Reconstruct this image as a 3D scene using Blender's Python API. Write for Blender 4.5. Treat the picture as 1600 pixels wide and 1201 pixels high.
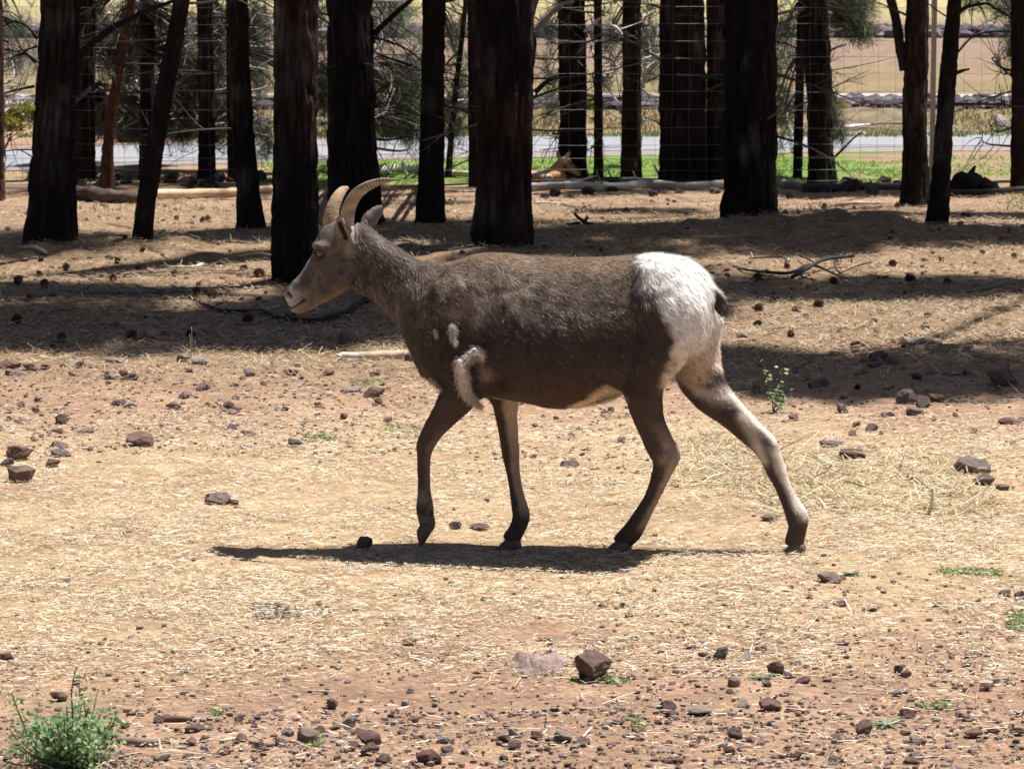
import bpy, bmesh, math, random
import numpy as np
from mathutils import Vector
from mathutils.bvhtree import BVHTree
rng = np.random.default_rng(7); random.seed(7)
R = math.radians
scene = bpy.context.scene
for o in list(bpy.data.objects): bpy.data.objects.remove(o)

# ------------------------------------------------------------ camera, light, exposure
CAMH, FPX, HORIZ = 1.6, 4815.0, -6.0
PITCH = math.atan((600.5 - HORIZ) / FPX)
cam = bpy.data.cameras.new('camera'); camo = bpy.data.objects.new('camera', cam)
scene.collection.objects.link(camo); scene.camera = camo
camo.location = (0, 0, CAMH); camo.rotation_euler = (math.pi/2 - PITCH, 0, 0)
cam.sensor_width = 36.0; cam.sensor_fit = 'HORIZONTAL'; cam.lens = 36.0 * FPX / 1600
cam.clip_start = 0.1; cam.clip_end = 6000
cam.dof.use_dof = True; cam.dof.focus_distance = 9.05; cam.dof.aperture_fstop = 20.0

SUN = Vector((0.31, 0.20, 1.0)).normalized()
world = bpy.data.worlds.new('World'); scene.world = world; world.use_nodes = True
wn = world.node_tree.nodes; wl = world.node_tree.links
for n in list(wn): wn.remove(n)
sky = wn.new('ShaderNodeTexSky'); sky.sky_type = 'NISHITA'; sky.sun_disc = False
sky.sun_elevation = math.asin(SUN.z); sky.sun_rotation = math.atan2(SUN.x, SUN.y)
sky.altitude = 300; sky.air_density = 0.75; sky.dust_density = 2.0
bg = wn.new('ShaderNodeBackground'); bg.inputs['Strength'].default_value = 0.042
wo = wn.new('ShaderNodeOutputWorld')
wl.new(sky.outputs[0], bg.inputs[0]); wl.new(bg.outputs[0], wo.inputs[0])
sl = bpy.data.lights.new('sun', 'SUN'); sl.energy = 4.6; sl.angle = R(0.53); sl.color = (1.0, 0.96, 0.90)
slo = bpy.data.objects.new('sun', sl); scene.collection.objects.link(slo)
slo.rotation_euler = SUN.to_track_quat('Z', 'Y').to_euler(); slo.location = (3, 2, 20)
vs = scene.view_settings; scene.display_settings.display_device = 'sRGB'
vs.view_transform = 'Standard'; vs.look = 'None'; vs.gamma = 1.0; vs.exposure = 0.90; vs.use_curve_mapping = False
scene.cycles.max_bounces = 6; scene.cycles.diffuse_bounces = 4; scene.cycles.glossy_bounces = 2
scene.cycles.transmission_bounces = 3; scene.cycles.transparent_max_bounces = 4
scene.cycles.caustics_reflective = False; scene.cycles.caustics_refractive = False

# ------------------------------------------------------------ geometry helpers
CF = np.array([0, math.cos(PITCH), -math.sin(PITCH)]); CU = np.array([0, math.sin(PITCH), math.cos(PITCH)])
CR = np.array([1.0, 0, 0]); CO = np.array([0, 0, CAMH])
def ray(px, py):
    return CF*FPX + CR*(px-800.0) + CU*(600.5-py)
def G(px, py):                       # point of the flat ground seen at a photo pixel
    d = ray(px, py); t = -CAMH/d[2]; return CO + d*t
def Dp(px, py, Y):                   # point at depth Y seen at a photo pixel
    d = ray(px, py); return CO + d*(Y/d[1])
def proj(p):                         # photo pixel of points (N,3)
    q = np.asarray(p) - CO; f = q@CF
    return np.stack([800+FPX*(q@CR)/f, 600.5-FPX*(q@CU)/f], -1)

def _h(ix, iy, iz):
    n = (ix.astype(np.int64)*374761393 + iy.astype(np.int64)*668265263 + iz.astype(np.int64)*2147483647) & 0xffffffff
    n = ((n ^ (n >> 13))*1274126177) & 0xffffffff
    n = ((n ^ (n >> 15))*2246822519) & 0xffffffff
    return ((n ^ (n >> 16)) & 0xffff)/32767.5 - 1.0
def vnoise(p):
    p = np.asarray(p, float); i = np.floor(p).astype(np.int64); f = p - i; f = f*f*(3-2*f)
    x, y, z = i[:,0], i[:,1], i[:,2]; r = 0
    for dx in (0,1):
        wx = f[:,0] if dx else 1-f[:,0]
        for dy in (0,1):
            wy = f[:,1] if dy else 1-f[:,1]
            for dz in (0,1):
                wz = f[:,2] if dz else 1-f[:,2]
                r = r + wx*wy*wz*_h(x+dx, y+dy, z+dz)
    return r
def fbm(p, octv=4, gain=0.5):
    p = np.asarray(p, float); a = 1.0; r = 0; s = 0
    for k in range(octv):
        r = r + a*vnoise(p*(2.03**k) + 17.3*k); s += a; a *= gain
    return r/s
def sstep(a, b, x): t = np.clip((x-a)/(b-a), 0, 1); return t*t*(3-2*t)
def lerp(a, b, t):
    t = np.asarray(t)[..., None]; return np.asarray(a)*(1-t) + np.asarray(b)*t

COL = scene.collection
def mesh_np(name, V, F, col=None, smooth=True, mat=None):
    """V (N,3); F (M,3) or (M,4) array or list of such arrays; col (N,3) linear albedo"""
    me = bpy.data.meshes.new(name); Fs = F if isinstance(F, list) else [F]
    V = np.asarray(V, np.float32)
    me.vertices.add(len(V)); me.vertices.foreach_set('co', V.ravel())
    idx = np.concatenate([np.asarray(f, np.int32).ravel() for f in Fs])
    cnt = np.concatenate([np.full(len(f), np.asarray(f).shape[1], np.int32) for f in Fs])
    me.loops.add(len(idx)); me.loops.foreach_set('vertex_index', idx)
    me.polygons.add(len(cnt)); st = np.zeros(len(cnt), np.int32); st[1:] = np.cumsum(cnt)[:-1]
    me.polygons.foreach_set('loop_start', st)
    me.polygons.foreach_set('use_smooth', np.full(len(cnt), smooth))
    if col is not None:
        a = me.color_attributes.new('Col', 'FLOAT_COLOR', 'POINT')
        c = np.ones((len(V), 4), np.float32); c[:, :3] = np.clip(col, 0, 1); a.data.foreach_set('color', c.ravel())
    me.update(calc_edges=True); me.validate()
    if mat: me.materials.append(mat)
    return me
def obj(name, me, parent=None, loc=None):
    o = bpy.data.objects.new(name, me); COL.objects.link(o)
    if parent is not None:
        o.parent = parent
        o.location = -Vector(parent.location)        # parts are modelled in world space
    if loc is not None: o.location = loc
    return o
def empty(name, loc):
    o = bpy.data.objects.new(name, None); o.location = loc; o.empty_display_size = 0.1; COL.objects.link(o); return o
def tag(o, label=None, cat=None, group=None, kind=None):
    if label: o['label'] = label
    if cat: o['category'] = cat
    if group: o['group'] = group
    if kind: o['kind'] = kind
    return o

class MB:                            # collects vertices, faces and albedo of one mesh
    def __init__(s): s.V=[]; s.T=[]; s.Q=[]; s.C=[]; s.n=0
    def add(s, V, T=None, Q=None, col=(0.5,0.5,0.5)):
        V = np.asarray(V, float); s.V.append(V)
        c = np.asarray(col, float); s.C.append(np.broadcast_to(c, (len(V),3)) if c.ndim == 1 else c)
        if T is not None and len(T): s.T.append(np.asarray(T)+s.n)
        if Q is not None and len(Q): s.Q.append(np.asarray(Q)+s.n)
        s.n += len(V)
    def mesh(s, name, mat=None, smooth=True):
        F = []
        if s.T: F.append(np.concatenate(s.T))
        if s.Q: F.append(np.concatenate(s.Q))
        return mesh_np(name, np.concatenate(s.V), F, np.concatenate(s.C), smooth, mat)

def frames(P):
    P = np.asarray(P, float); n = len(P)
    T = np.gradient(P, axis=0); T /= np.linalg.norm(T, axis=1)[:,None]+1e-12
    a = np.array([0,0,1.0]) if abs(T[0][2]) < 0.9 else np.array([0,1.0,0])
    N = np.zeros_like(P); 
    for i in range(n):
        a = a - T[i]*(a@T[i]); a /= np.linalg.norm(a)+1e-12; N[i] = a
    return T, N, np.cross(T, N)
def resample(P, n, extra=None):
    P = np.asarray(P, float); s = np.concatenate([[0], np.cumsum(np.linalg.norm(np.diff(P, axis=0), axis=1))])
    t = np.linspace(0, s[-1], n)
    # smooth Catmull-like: cubic hermite on each axis
    m = np.gradient(P, s, axis=0)
    k = np.clip(np.searchsorted(s, t, 'right')-1, 0, len(s)-2); h = s[k+1]-s[k]; u = (t-s[k])/h
    h00=(1+2*u)*(1-u)**2; h10=u*(1-u)**2; h01=u*u*(3-2*u); h11=u*u*(u-1)
    Q = h00[:,None]*P[k]+(h10*h)[:,None]*m[k]+h01[:,None]*P[k+1]+(h11*h)[:,None]*m[k+1]
    if extra is None: return Q
    return Q, np.interp(t, s, extra)
def tube(mb, P, rad, seg=8, col=(.3,.25,.2), rough=0.0, rs=30.0, cap=True, flat=1.0):
    P = np.asarray(P, float); rad = np.broadcast_to(np.asarray(rad, float), (len(P),))
    T, N, B = frames(P); n = len(P); th = np.linspace(0, 2*np.pi, seg, endpoint=False)
    c, s_ = np.cos(th), np.sin(th)
    V = P[:,None,:] + (N[:,None,:]*c[None,:,None]*flat + B[:,None,:]*s_[None,:,None])*rad[:,None,None]
    V = V.reshape(-1,3)
    if rough > 0:
        d = V - np.repeat(P, seg, 0); k = 1 + rough*fbm(V*rs, 3); V = np.repeat(P, seg, 0) + d*k[:,None]
    i = np.arange(n-1)[:,None]*seg; j = np.arange(seg)[None,:]; j2 = (j+1)%seg
    Q = np.stack([i+j, i+j2, i+seg+j2, i+seg+j], -1).reshape(-1,4)
    Tt = []
    if cap:
        V = np.concatenate([V, P[:1], P[-1:]]); a = n*seg
        Tt = [[a, (q+1)%seg, q] for q in range(seg)] + [[a+1, (n-1)*seg+q, (n-1)*seg+(q+1)%seg] for q in range(seg)]
    cc = np.asarray(col, float)
    if cc.ndim == 2 and len(cc) == n:
        cc = np.repeat(cc, seg, 0)
        if cap: cc = np.concatenate([cc, cc[:1], cc[-1:]])
    mb.add(V, Tt if cap else None, Q, cc)
def ribbons(mb, P0, D, L, W, side, col, droop=0.0, taper=0.25, single=False):
    """many thin two-segment blades: base P0, unit dir D, length L, width W, width axis side"""
    N = len(P0); L = np.broadcast_to(L,(N,))[:,None]; W = np.broadcast_to(W,(N,))[:,None]
    bend = np.zeros((N,3)); bend[:,2] = -1
    if single:
        E = P0 + D*L; V = np.stack([P0-side*W/2, P0+side*W/2, E+side*W*taper/2, E-side*W*taper/2], 1).reshape(-1,3)
        c = np.asarray(col); c = np.broadcast_to(c,(N,3)) if c.ndim == 1 else c
        mb.add(V, None, np.arange(N)[:,None]*4+np.array([0,1,2,3]), np.repeat(c, 4, 0)); return
    M = P0 + D*L*0.5 + bend*droop*L*0.25; E = P0 + D*L + bend*droop*L
    V = np.stack([P0-side*W/2, P0+side*W/2, M-side*W/2, M+side*W/2, E-side*W*taper/2, E+side*W*taper/2], 1).reshape(-1,3)
    b = np.arange(N)[:,None]*6
    Q = np.concatenate([b+np.array([0,1,3,2]), b+np.array([2,3,5,4])])
    c = np.asarray(col); c = np.broadcast_to(c,(N,3)) if c.ndim == 1 else c
    mb.add(V, None, Q, np.repeat(c, 6, 0))
def unit(v): return v/(np.linalg.norm(v, axis=-1, keepdims=True)+1e-12)

# ------------------------------------------------------------ materials
def new_mat(name):
    m = bpy.data.materials.new(name); m.use_nodes = True; nt = m.node_tree
    b = nt.nodes['Principled BSDF']; return m, nt, b
def mat_col(name, rough=0.85, var=0.25, scale=12.0, bump=0.0, bscale=60.0, spec=0.3, tint=None, dist=0.01, trans=0.0, rand=0.0):
    """albedo from the Col attribute, broken up by noise; optional bump and per-object variation"""
    m, nt, b = new_mat(name); L = nt.links.new
    at = nt.nodes.new('ShaderNodeAttribute'); at.attribute_name = 'Col'
    tc = nt.nodes.new('ShaderNodeTexCoord')
    no = nt.nodes.new('ShaderNodeTexNoise'); no.inputs['Scale'].default_value = scale; no.inputs['Detail'].default_value = 6; no.inputs['Roughness'].default_value = 0.65
    L(tc.outputs['Object'], no.inputs['Vector'])
    mr = nt.nodes.new('ShaderNodeMapRange'); mr.inputs['From Min'].default_value = 0.25; mr.inputs['From Max'].default_value = 0.75
    mr.inputs['To Min'].default_value = 1-var; mr.inputs['To Max'].default_value = 1+var; L(no.outputs['Fac'], mr.inputs['Value'])
    mul = nt.nodes.new('ShaderNodeVectorMath'); mul.operation = 'SCALE'; L(at.outputs['Color'], mul.inputs[0])
    val = mr.outputs[0]
    if rand:
        oi = nt.nodes.new('ShaderNodeObjectInfo'); m2 = nt.nodes.new('ShaderNodeMapRange')
        m2.inputs['To Min'].default_value = 1-rand; m2.inputs['To Max'].default_value = 1+rand; L(oi.outputs['Random'], m2.inputs['Value'])
        mm = nt.nodes.new('ShaderNodeMath'); mm.operation = 'MULTIPLY'; L(val, mm.inputs[0]); L(m2.outputs[0], mm.inputs[1]); val = mm.outputs[0]
    L(val, mul.inputs['Scale'])
    L(mul.outputs[0], b.inputs['Base Color'])
    b.inputs['Roughness'].default_value = rough; b.inputs['Specular IOR Level'].default_value = spec
    if bump:
        n2 = nt.nodes.new('ShaderNodeTexNoise'); n2.inputs['Scale'].default_value = bscale; n2.inputs['Detail'].default_value = 8; n2.inputs['Roughness'].default_value = 0.7
        L(tc.outputs['Object'], n2.inputs['Vector'])
        bp = nt.nodes.new('ShaderNodeBump'); bp.inputs['Strength'].default_value = bump; bp.inputs['Distance'].default_value = dist
        L(n2.outputs['Fac'], bp.inputs['Height']); L(bp.outputs[0], b.inputs['Normal'])
    if trans:
        tr = nt.nodes.new('ShaderNodeBsdfTranslucent'); mx = nt.nodes.new('ShaderNodeMixShader'); mx.inputs[0].default_value = trans
        L(mul.outputs[0], tr.inputs['Color']); out = nt.nodes['Material Output']
        L(b.outputs[0], mx.inputs[1]); L(tr.outputs[0], mx.inputs[2]); L(mx.outputs[0], out.inputs[0])
    return m
M = {}
M['ground'] = mat_col('soil', 0.95, 0.30, 9.0, 0.9, 70.0, 0.1, dist=0.012)
def speckle(m, scale, lo, hi, stretch=(1,1,1)):
    nt = m.node_tree; b = nt.nodes['Principled BSDF']; src = b.inputs['Base Color'].links[0].from_socket
    tc = nt.nodes.new('ShaderNodeTexCoord'); mp = nt.nodes.new('ShaderNodeMapping'); mp.inputs['Scale'].default_value = stretch
    n = nt.nodes.new('ShaderNodeTexNoise'); n.inputs['Scale'].default_value = scale; n.inputs['Detail'].default_value = 5; n.inputs['Roughness'].default_value = .75
    r = nt.nodes.new('ShaderNodeMapRange'); r.inputs['From Min'].default_value = .3; r.inputs['From Max'].default_value = .7; r.inputs['To Min'].default_value = lo; r.inputs['To Max'].default_value = hi
    v = nt.nodes.new('ShaderNodeVectorMath'); v.operation = 'SCALE'; L = nt.links.new
    L(tc.outputs['Object'], mp.inputs[0]); L(mp.outputs[0], n.inputs['Vector']); L(n.outputs['Fac'], r.inputs['Value']); L(src, v.inputs[0]); L(r.outputs[0], v.inputs['Scale']); L(v.outputs[0], b.inputs['Base Color'])
speckle(M['ground'], 60.0, .55, 1.45, (.55,1.2,1))
M['straw'] = mat_col('straw', 0.7, 0.15, 40.0, spec=0.35, trans=0.15)
M['needle'] = mat_col('pine_needle', 0.6, 0.2, 8.0, spec=0.3, trans=0.25)
M['leaf'] = mat_col('leaf', 0.5, 0.2, 30.0, spec=0.5, trans=0.4)
M['grass'] = mat_col('grass_blade', 0.6, 0.2, 5.0, spec=0.3, trans=0.3)
M['bark'] = mat_col('bark', 0.95, 0.45, 14.0, 1.0, 55.0, 0.12, dist=0.02)
M['wood'] = mat_col('weathered_wood', 0.85, 0.3, 16.0, 0.6, 60.0, 0.25, dist=0.006)
M['rock'] = mat_col('volcanic_rock', 0.92, 0.45, 22.0, 0.9, 90.0, 0.15, dist=0.008, rand=0.3)
M['road'] = mat_col('road_surface', 0.85, 0.06, 1.5, 0.3, 40.0, 0.2)
M['coat'] = mat_col('hide', 0.85, 0.18, 30.0, 0.5, 180.0, 0.12, dist=0.004)
M['fur'] = mat_col('fur_strand', 0.55, 0.1, 60.0, spec=0.35)
M['horn'] = mat_col('horn', 0.6, 0.25, 40.0, 0.5, 150.0, 0.3, dist=0.003)
M['hoof'] = mat_col('hoof_keratin', 0.6, 0.2, 60.0, 0.2, 90.0, 0.3, dist=0.003)
M['eye'] = mat_col('eye_ball', 0.12, 0.05, 60.0, spec=0.6)
M['wool'] = mat_col('shed_wool', 0.9, 0.1, 60.0, spec=0.1, trans=0.2)
M['metal'] = mat_col('galvanised_wire', 0.45, 0.1, 5.0, spec=0.5)
M['metal'].node_tree.nodes['Principled BSDF'].inputs['Metallic'].default_value = 0.6
M['cone'] = mat_col('pine_cone_scale', 0.8, 0.25, 60.0, spec=0.25, rand=0.3)
M['field'] = mat_col('field', 0.95, 0.22, 0.7, 0.6, 6.0, 0.1, dist=0.05)

# ------------------------------------------------------------ ground height
MOUNDS = []   # (x, y, rx, ry, h)
for px, py, rx, ry, h in [(330,400,1.0,.9,.07),(270,412,.5,.5,.04),(980,380,.9,.9,.06),(1110,372,.5,.6,.05),(690,372,.6,.8,.05),
                          (1240,372,.55,.7,.08),(1330,378,.45,.6,.07),(1440,380,.6,.5,.05),(1540,370,.7,.6,.06),(1210,425,.4,.35,.05),
                          (60,410,.8,.5,.06),(460,440,.6,.5,.05),(590,400,.7,.6,.04),(820,405,.6,.5,.05)]:
    g = G(px, py); MOUNDS.append((g[0], g[1], rx, ry, h))
def gz(x, y):
    x = np.atleast_1d(np.asarray(x, float)); y = np.atleast_1d(np.asarray(y, float))
    fade = 1 - sstep(25.5, 28.5, y)
    p = np.stack([x, y, np.zeros_like(x)], -1)
    z = 0.012*fbm(p*0.9+3.1, 3) + 0.010*fbm(p*4.0, 3)
    near = 1 - sstep(10.5, 13.0, y)*0.5
    z = z*near + sstep(12, 15, y)*0.022*fbm(p*2.1+40, 3)
    for mx, my, rx, ry, h in MOUNDS:
        z = z + h*np.exp(-((x-mx)/rx)**2 - ((y-my)/ry)**2)*(1+0.5*fbm(p*6.0+9, 2))
    z = z*fade
    return z
def gpt(px, py, dz=0.0):
    g = G(px, py); g[2] = gz(g[0], g[1])[0] + dz; return g
# ------------------------------------------------------------ ground sheet
def ground_cols(V):
    """albedo by place: red soil, straw trampled into it, needle litter, green verge, dry field"""
    pxy = proj(np.stack([V[:,0], np.maximum(V[:,1], 2.5), np.zeros(len(V))], -1)); px, py = pxy[:,0], pxy[:,1]
    x, y = V[:,0], V[:,1]; p = np.stack([x, y, np.zeros_like(x)], -1)
    n1 = fbm(p*1.3, 4); n2 = fbm(p*5.0+7, 4); n3 = fbm(p*0.45+3, 3)
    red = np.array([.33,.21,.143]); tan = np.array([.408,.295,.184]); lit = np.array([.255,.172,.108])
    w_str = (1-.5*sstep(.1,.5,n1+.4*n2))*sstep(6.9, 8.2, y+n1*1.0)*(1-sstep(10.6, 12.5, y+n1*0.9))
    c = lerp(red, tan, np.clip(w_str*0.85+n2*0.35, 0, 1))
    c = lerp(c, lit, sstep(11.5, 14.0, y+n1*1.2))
    far = np.array([.30,.20,.135])
    c = lerp(c, far, sstep(22.0, 24.5, y))
    grass = np.array([.13,.22,.045])
    gm = sstep(25.4, 26.6, y+n3*1.5)*(1-sstep(31.5, 32.6, y))
    patch = sstep(-0.25, 0.25, n1+0.35*n2 + 0.55*(1-sstep(2.2,4.2,x)) - 1.5*(1-sstep(-3.0,-1.2,x)) - .35*sstep(2.6,3.8,x))
    c = lerp(c, grass, gm*patch*0.9)
    dry = np.array([.235,.17,.105]); dg = np.array([.20,.165,.08]); pk = np.array([.225,.16,.122]); yel = np.array([.29,.245,.13])
    f = lerp(dg, dry, np.clip(0.5+n3, 0, 1)); f = lerp(f, pk, sstep(50, 90, y)); f = lerp(f, yel, sstep(150, 260, y+n3*40))
    c = lerp(c, f, sstep(37.0, 38.5, y))
    c = c*(1+0.22*n2)[:,None]
    return c
us = np.concatenate([-np.geomspace(4, .235, 26), np.linspace(-.23, .23, 230), np.geomspace(.235, 4, 26)])
ys = np.concatenate([np.linspace(-25, 4.4, 16), 4.5*np.exp(np.linspace(0, math.log(34/4.5), 640)), np.geomspace(34.6, 1500, 90)])
uu, yy = np.meshgrid(us, ys); V = np.stack([(uu*np.maximum(yy, 6.0)).ravel(), yy.ravel(), np.zeros(uu.size)], -1)
V[:,2] = gz(V[:,0], V[:,1])
fine = fbm(V*np.array([22,22,0])+5, 4)
V[:,2] += fine*0.006*(1-sstep(24, 27, V[:,1]))*(V[:,1] > 4.4)
nc = len(us); i = np.arange(len(ys)-1)[:,None]*nc; j = np.arange(nc-1)[None,:]
Q = np.stack([i+j, i+j+1, i+nc+j+1, i+nc+j], -1).reshape(-1,4)
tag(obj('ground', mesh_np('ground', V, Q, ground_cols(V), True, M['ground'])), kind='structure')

def sheet(name, lo, up, z, col, mat, n=160, jit=0.0):
    """flat strip between two photo-traced edges (points of the ground), extended at both ends"""
    def line(pts):
        g = np.array([G(*p)[:2] for p in pts]); a = g[0] - (g[1]-g[0])/np.linalg.norm(g[1]-g[0])*45; b = g[-1] + (g[-1]-g[-2])/np.linalg.norm(g[-1]-g[-2])*45
        xs = np.concatenate([np.linspace(a[0], -7, 20), np.linspace(-6.9, 7, n), np.linspace(7.1, b[0], 20)])
        q = np.vstack([a, g, b]); return np.stack([xs, np.interp(xs, q[:,0], q[:,1])], -1)
    A, B = line(lo), line(up); m = 7; t = np.linspace(0, 1, m)[None,:,None]
    A[:,1] += jit*fbm(np.stack([A[:,0]*2, A[:,0]*0, A[:,0]*0], -1), 3)
    P = A[:,None,:]*(1-t)+B[:,None,:]*t
    V = np.concatenate([P, np.full(P.shape[:2]+(1,), z)], -1).reshape(-1,3); k = len(A)
    i = np.arange(k-1)[:,None]*m; j = np.arange(m-1)[None,:]
    Q = np.stack([i+j, i+m+j, i+m+j+1, i+j+1], -1).reshape(-1,4)
    c = np.array(col)*(1+0.06*fbm(V*np.array([.8,3,1]), 3))[:,None]
    return tag(obj(name, mesh_np(name, V, Q, c, True, mat)), kind='structure')
LOW = [(0,262),(310,251),(620,242),(870,238),(1150,233),(1400,230),(1600,228)]
UPP = [(0,235),(310,224),(620,216.5),(870,212.5),(1150,209),(1400,206.5),(1600,205)]
SHO = [(0,268),(310,257),(620,249.5),(870,246),(1150,241),(1400,237.5),(1600,236)]
sheet('road', LOW, UPP, 0.010, (.255,.26,.285), M['road'])
sheet('road_shoulder', SHO, LOW, 0.005, (.27,.235,.23), M['ground'], jit=0.12)

# far rise of the land that closes the field, and the stony embankments across it
th = np.linspace(-0.75, 0.75, 120); hv=[]; 
for k, (r, z0) in enumerate([(420,-1),(600,14),(800,34),(1050,60),(1400,92),(1900,120)]):
    x = r*np.sin(th); y = r*np.cos(th); z = z0*(1+0.18*fbm(np.stack([th*9, th*0+k, th*0], -1), 3)) if z0 > 0 else th*0-1
    hv.append(np.stack([x, y, z], -1))
V = np.concatenate(hv); i = np.arange(5)[:,None]*120; j = np.arange(119)[None,:]
Q = np.stack([i+j, i+j+1, i+120+j+1, i+120+j], -1).reshape(-1,4)
hc = lerp((.34,.29,.15), (.10,.12,.06), sstep(20, 45, V[:,2]+12*fbm(V*0.02, 3)))
tag(obj('hills', mesh_np('hills', V, Q, hc, True, M['field'])), kind='structure')
def bank(name, y0, h, w, slope, x0, x1, col):
    xs = np.linspace(x0, x1, 90); prof = [(-w,-.05),(-w*.55,h*.75),(-w*.4,h),(w*.4,h),(w*.55,h*.8),(w,-.05)]
    V = np.array([[x, y0+slope*x+dy, dz*(1+.12*math.sin(x*1.3+dy))] for x in xs for dy, dz in prof]); m = len(prof)
    i = np.arange(len(xs)-1)[:,None]*m; j = np.arange(m-1)[None,:]
    Q = np.stack([i+j, i+m+j, i+m+j+1, i+j+1], -1).reshape(-1,4)
    return tag(obj(name, mesh_np(name, V, Q, np.broadcast_to(col, (len(V),3)), False, M['field'])), kind='structure')
bank('embankment', 48.8, 0.05, 1.3, 0.02, -26, 26, (.42,.36,.37))
bank('embankment', 143.0, 0.10, 5.0, 0.03, -60, 60, (.34,.30,.31))
# low earth mound beyond the road
g0 = G(1385, 206); rr, aa = np.meshgrid(np.linspace(0,1,16), np.linspace(0,2*np.pi,40,endpoint=False), indexing='ij')
X = g0[0]+rr*np.cos(aa)*1.15; Y = g0[1]+1.3+rr*np.sin(aa)*1.2
Z = 0.25*(1-rr**2)**1.2*(1+.3*fbm(np.stack([X.ravel()*3,Y.ravel()*3,X.ravel()*0],-1),3).reshape(rr.shape)) - 0.015
V = np.stack([X,Y,Z],-1).reshape(-1,3); i = np.arange(15)[:,None]*40; j = np.arange(40)[None,:]
Q = np.stack([i+j, i+40+j, i+40+(j+1)%40, i+(j+1)%40], -1).reshape(-1,4)
tag(obj('earth_mound', mesh_np('earth_mound', V, Q, lerp((.16,.12,.085),(.24,.20,.12),np.clip(.5+fbm(V*4,3),0,1)), True, M['ground'])), kind='structure')

# ------------------------------------------------------------ rock shapes
def ico(sub):
    bm = bmesh.new(); bmesh.ops.create_icosphere(bm, subdivisions=sub, radius=1.0)
    V = np.array([v.co[:] for v in bm.verts]); F = np.array([[v.index for v in f.verts] for f in bm.faces]); bm.free(); return V, F
ICO3, ICO2, ICO1 = ico(4), ico(2), ico(1)
def rock_shape(seed, base=ICO3, cuts=15, rough=0.13):
    r = np.random.default_rng(seed); V, F = base; V = V.copy()
    for k in range(cuts):
        n = unit(r.normal(size=3)); d = r.uniform(0.42, 0.88); s = V@n; over = np.maximum(s-d, 0); V -= over[:,None]*n*0.93
    V *= (1+rough*1.5*fbm(V*1.7+seed*3.7, 4)[:,None] + 0.075*fbm(V*5.0+seed, 3)[:,None]); V[:,0] += .25*V[:,2]*r.uniform(-1,1) + .18*V[:,1]*r.uniform(-1,1); V[:,2] *= 1+.30*V[:,0]*r.uniform(-1,1)
    lo, hi = V.min(0), V.max(0); V = (V-(lo+hi)/2)/((hi-lo)/2)          # fills the unit box
    return V, F
ROCKS = []
for s in range(16):
    V, F = rock_shape(100+s)
    tone = [(.27,.175,.145),(.24,.155,.13),(.30,.215,.19),(.22,.165,.15),(.31,.21,.18),(.21,.17,.165),(.33,.245,.215),(.23,.14,.115)][s % 8]
    c = np.array(tone)*(1+0.5*fbm(V*2.5+s, 4))[:,None]
    ROCKS.append(mesh_np('rock', V, F, c, False, M['rock']))
PALE = []
for s in range(4):
    V, F = rock_shape(300+s); c = np.array([(.42,.36,.30),(.36,.33,.31),(.45,.41,.36),(.38,.30,.24)][s])*(1+0.35*fbm(V*2.5+s, 4))[:,None]
    PALE.append(mesh_np('rock', V, F, c, False, M['rock']))
def put_rock(px, pyb, w, h, label, group=None, pool=ROCKS, cat='rock', k=None, name='rock', sink=0.30, depth=0.85, yaw=None):
    g = G(px, pyb); s = FPX/(np.linalg.norm(g-CO)); hw, hh = w/s/2, max(h-0.12*w*0.6, h*0.62)/s/2
    me = pool[random.randrange(len(pool)) if k is None else k]
    o = obj(name, me); dep = hw*depth
    c = g + np.array([0, dep, 0]); z = gz(c[0], c[1])[0]
    o.scale = (hw, dep, hh*(1+sink)); o.location = (c[0], c[1], z + hh*(1-sink)); o.rotation_euler = (random.uniform(-.15,.15), random.uniform(-.15,.15), random.choice([0, math.pi])+random.uniform(-.35,.35) if yaw is None else yaw)
    return tag(o, label, cat, group)
def gravel(name, n, sampler, tones, mat, base=ICO1, flat=(0.55,0.8), kind='stuff', shapes=6):
    mb = MB(); sh = [rock_shape(500+s, base, 5, 0.12) for s in range(shapes)]
    x, y, s = sampler(n); z = gz(x, y); k = rng.integers(0, shapes, n)
    for q in range(shapes):
        m = np.where(k == q)[0]; V, F = sh[q]; a = rng.uniform(0, 6.28, len(m)); ca, sa = np.cos(a), np.sin(a)
        S = s[m][:,None]*np.stack([rng.uniform(.7,1.2,len(m)), rng.uniform(.7,1.1,len(m)), rng.uniform(*flat,len(m))], -1)
        W = V[None]*S[:,None,:]; W = np.stack([W[...,0]*ca[:,None]-W[...,1]*sa[:,None], W[...,0]*sa[:,None]+W[...,1]*ca[:,None], W[...,2]], -1)
        W += np.stack([x[m], y[m], z[m]+S[:,2]*0.45], -1)[:,None,:]
        f = (F[None]+(np.arange(len(m))*len(V))[:,None,None]).reshape(-1,3)
        t = np.array(tones)[rng.integers(0, len(tones), len(m))]*rng.uniform(.65,1.35,(len(m),1))
        mb.add(W.reshape(-1,3), f, None, np.repeat(t, len(V), 0))
    return obj(name, mb.mesh(name, mat, False))
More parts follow.
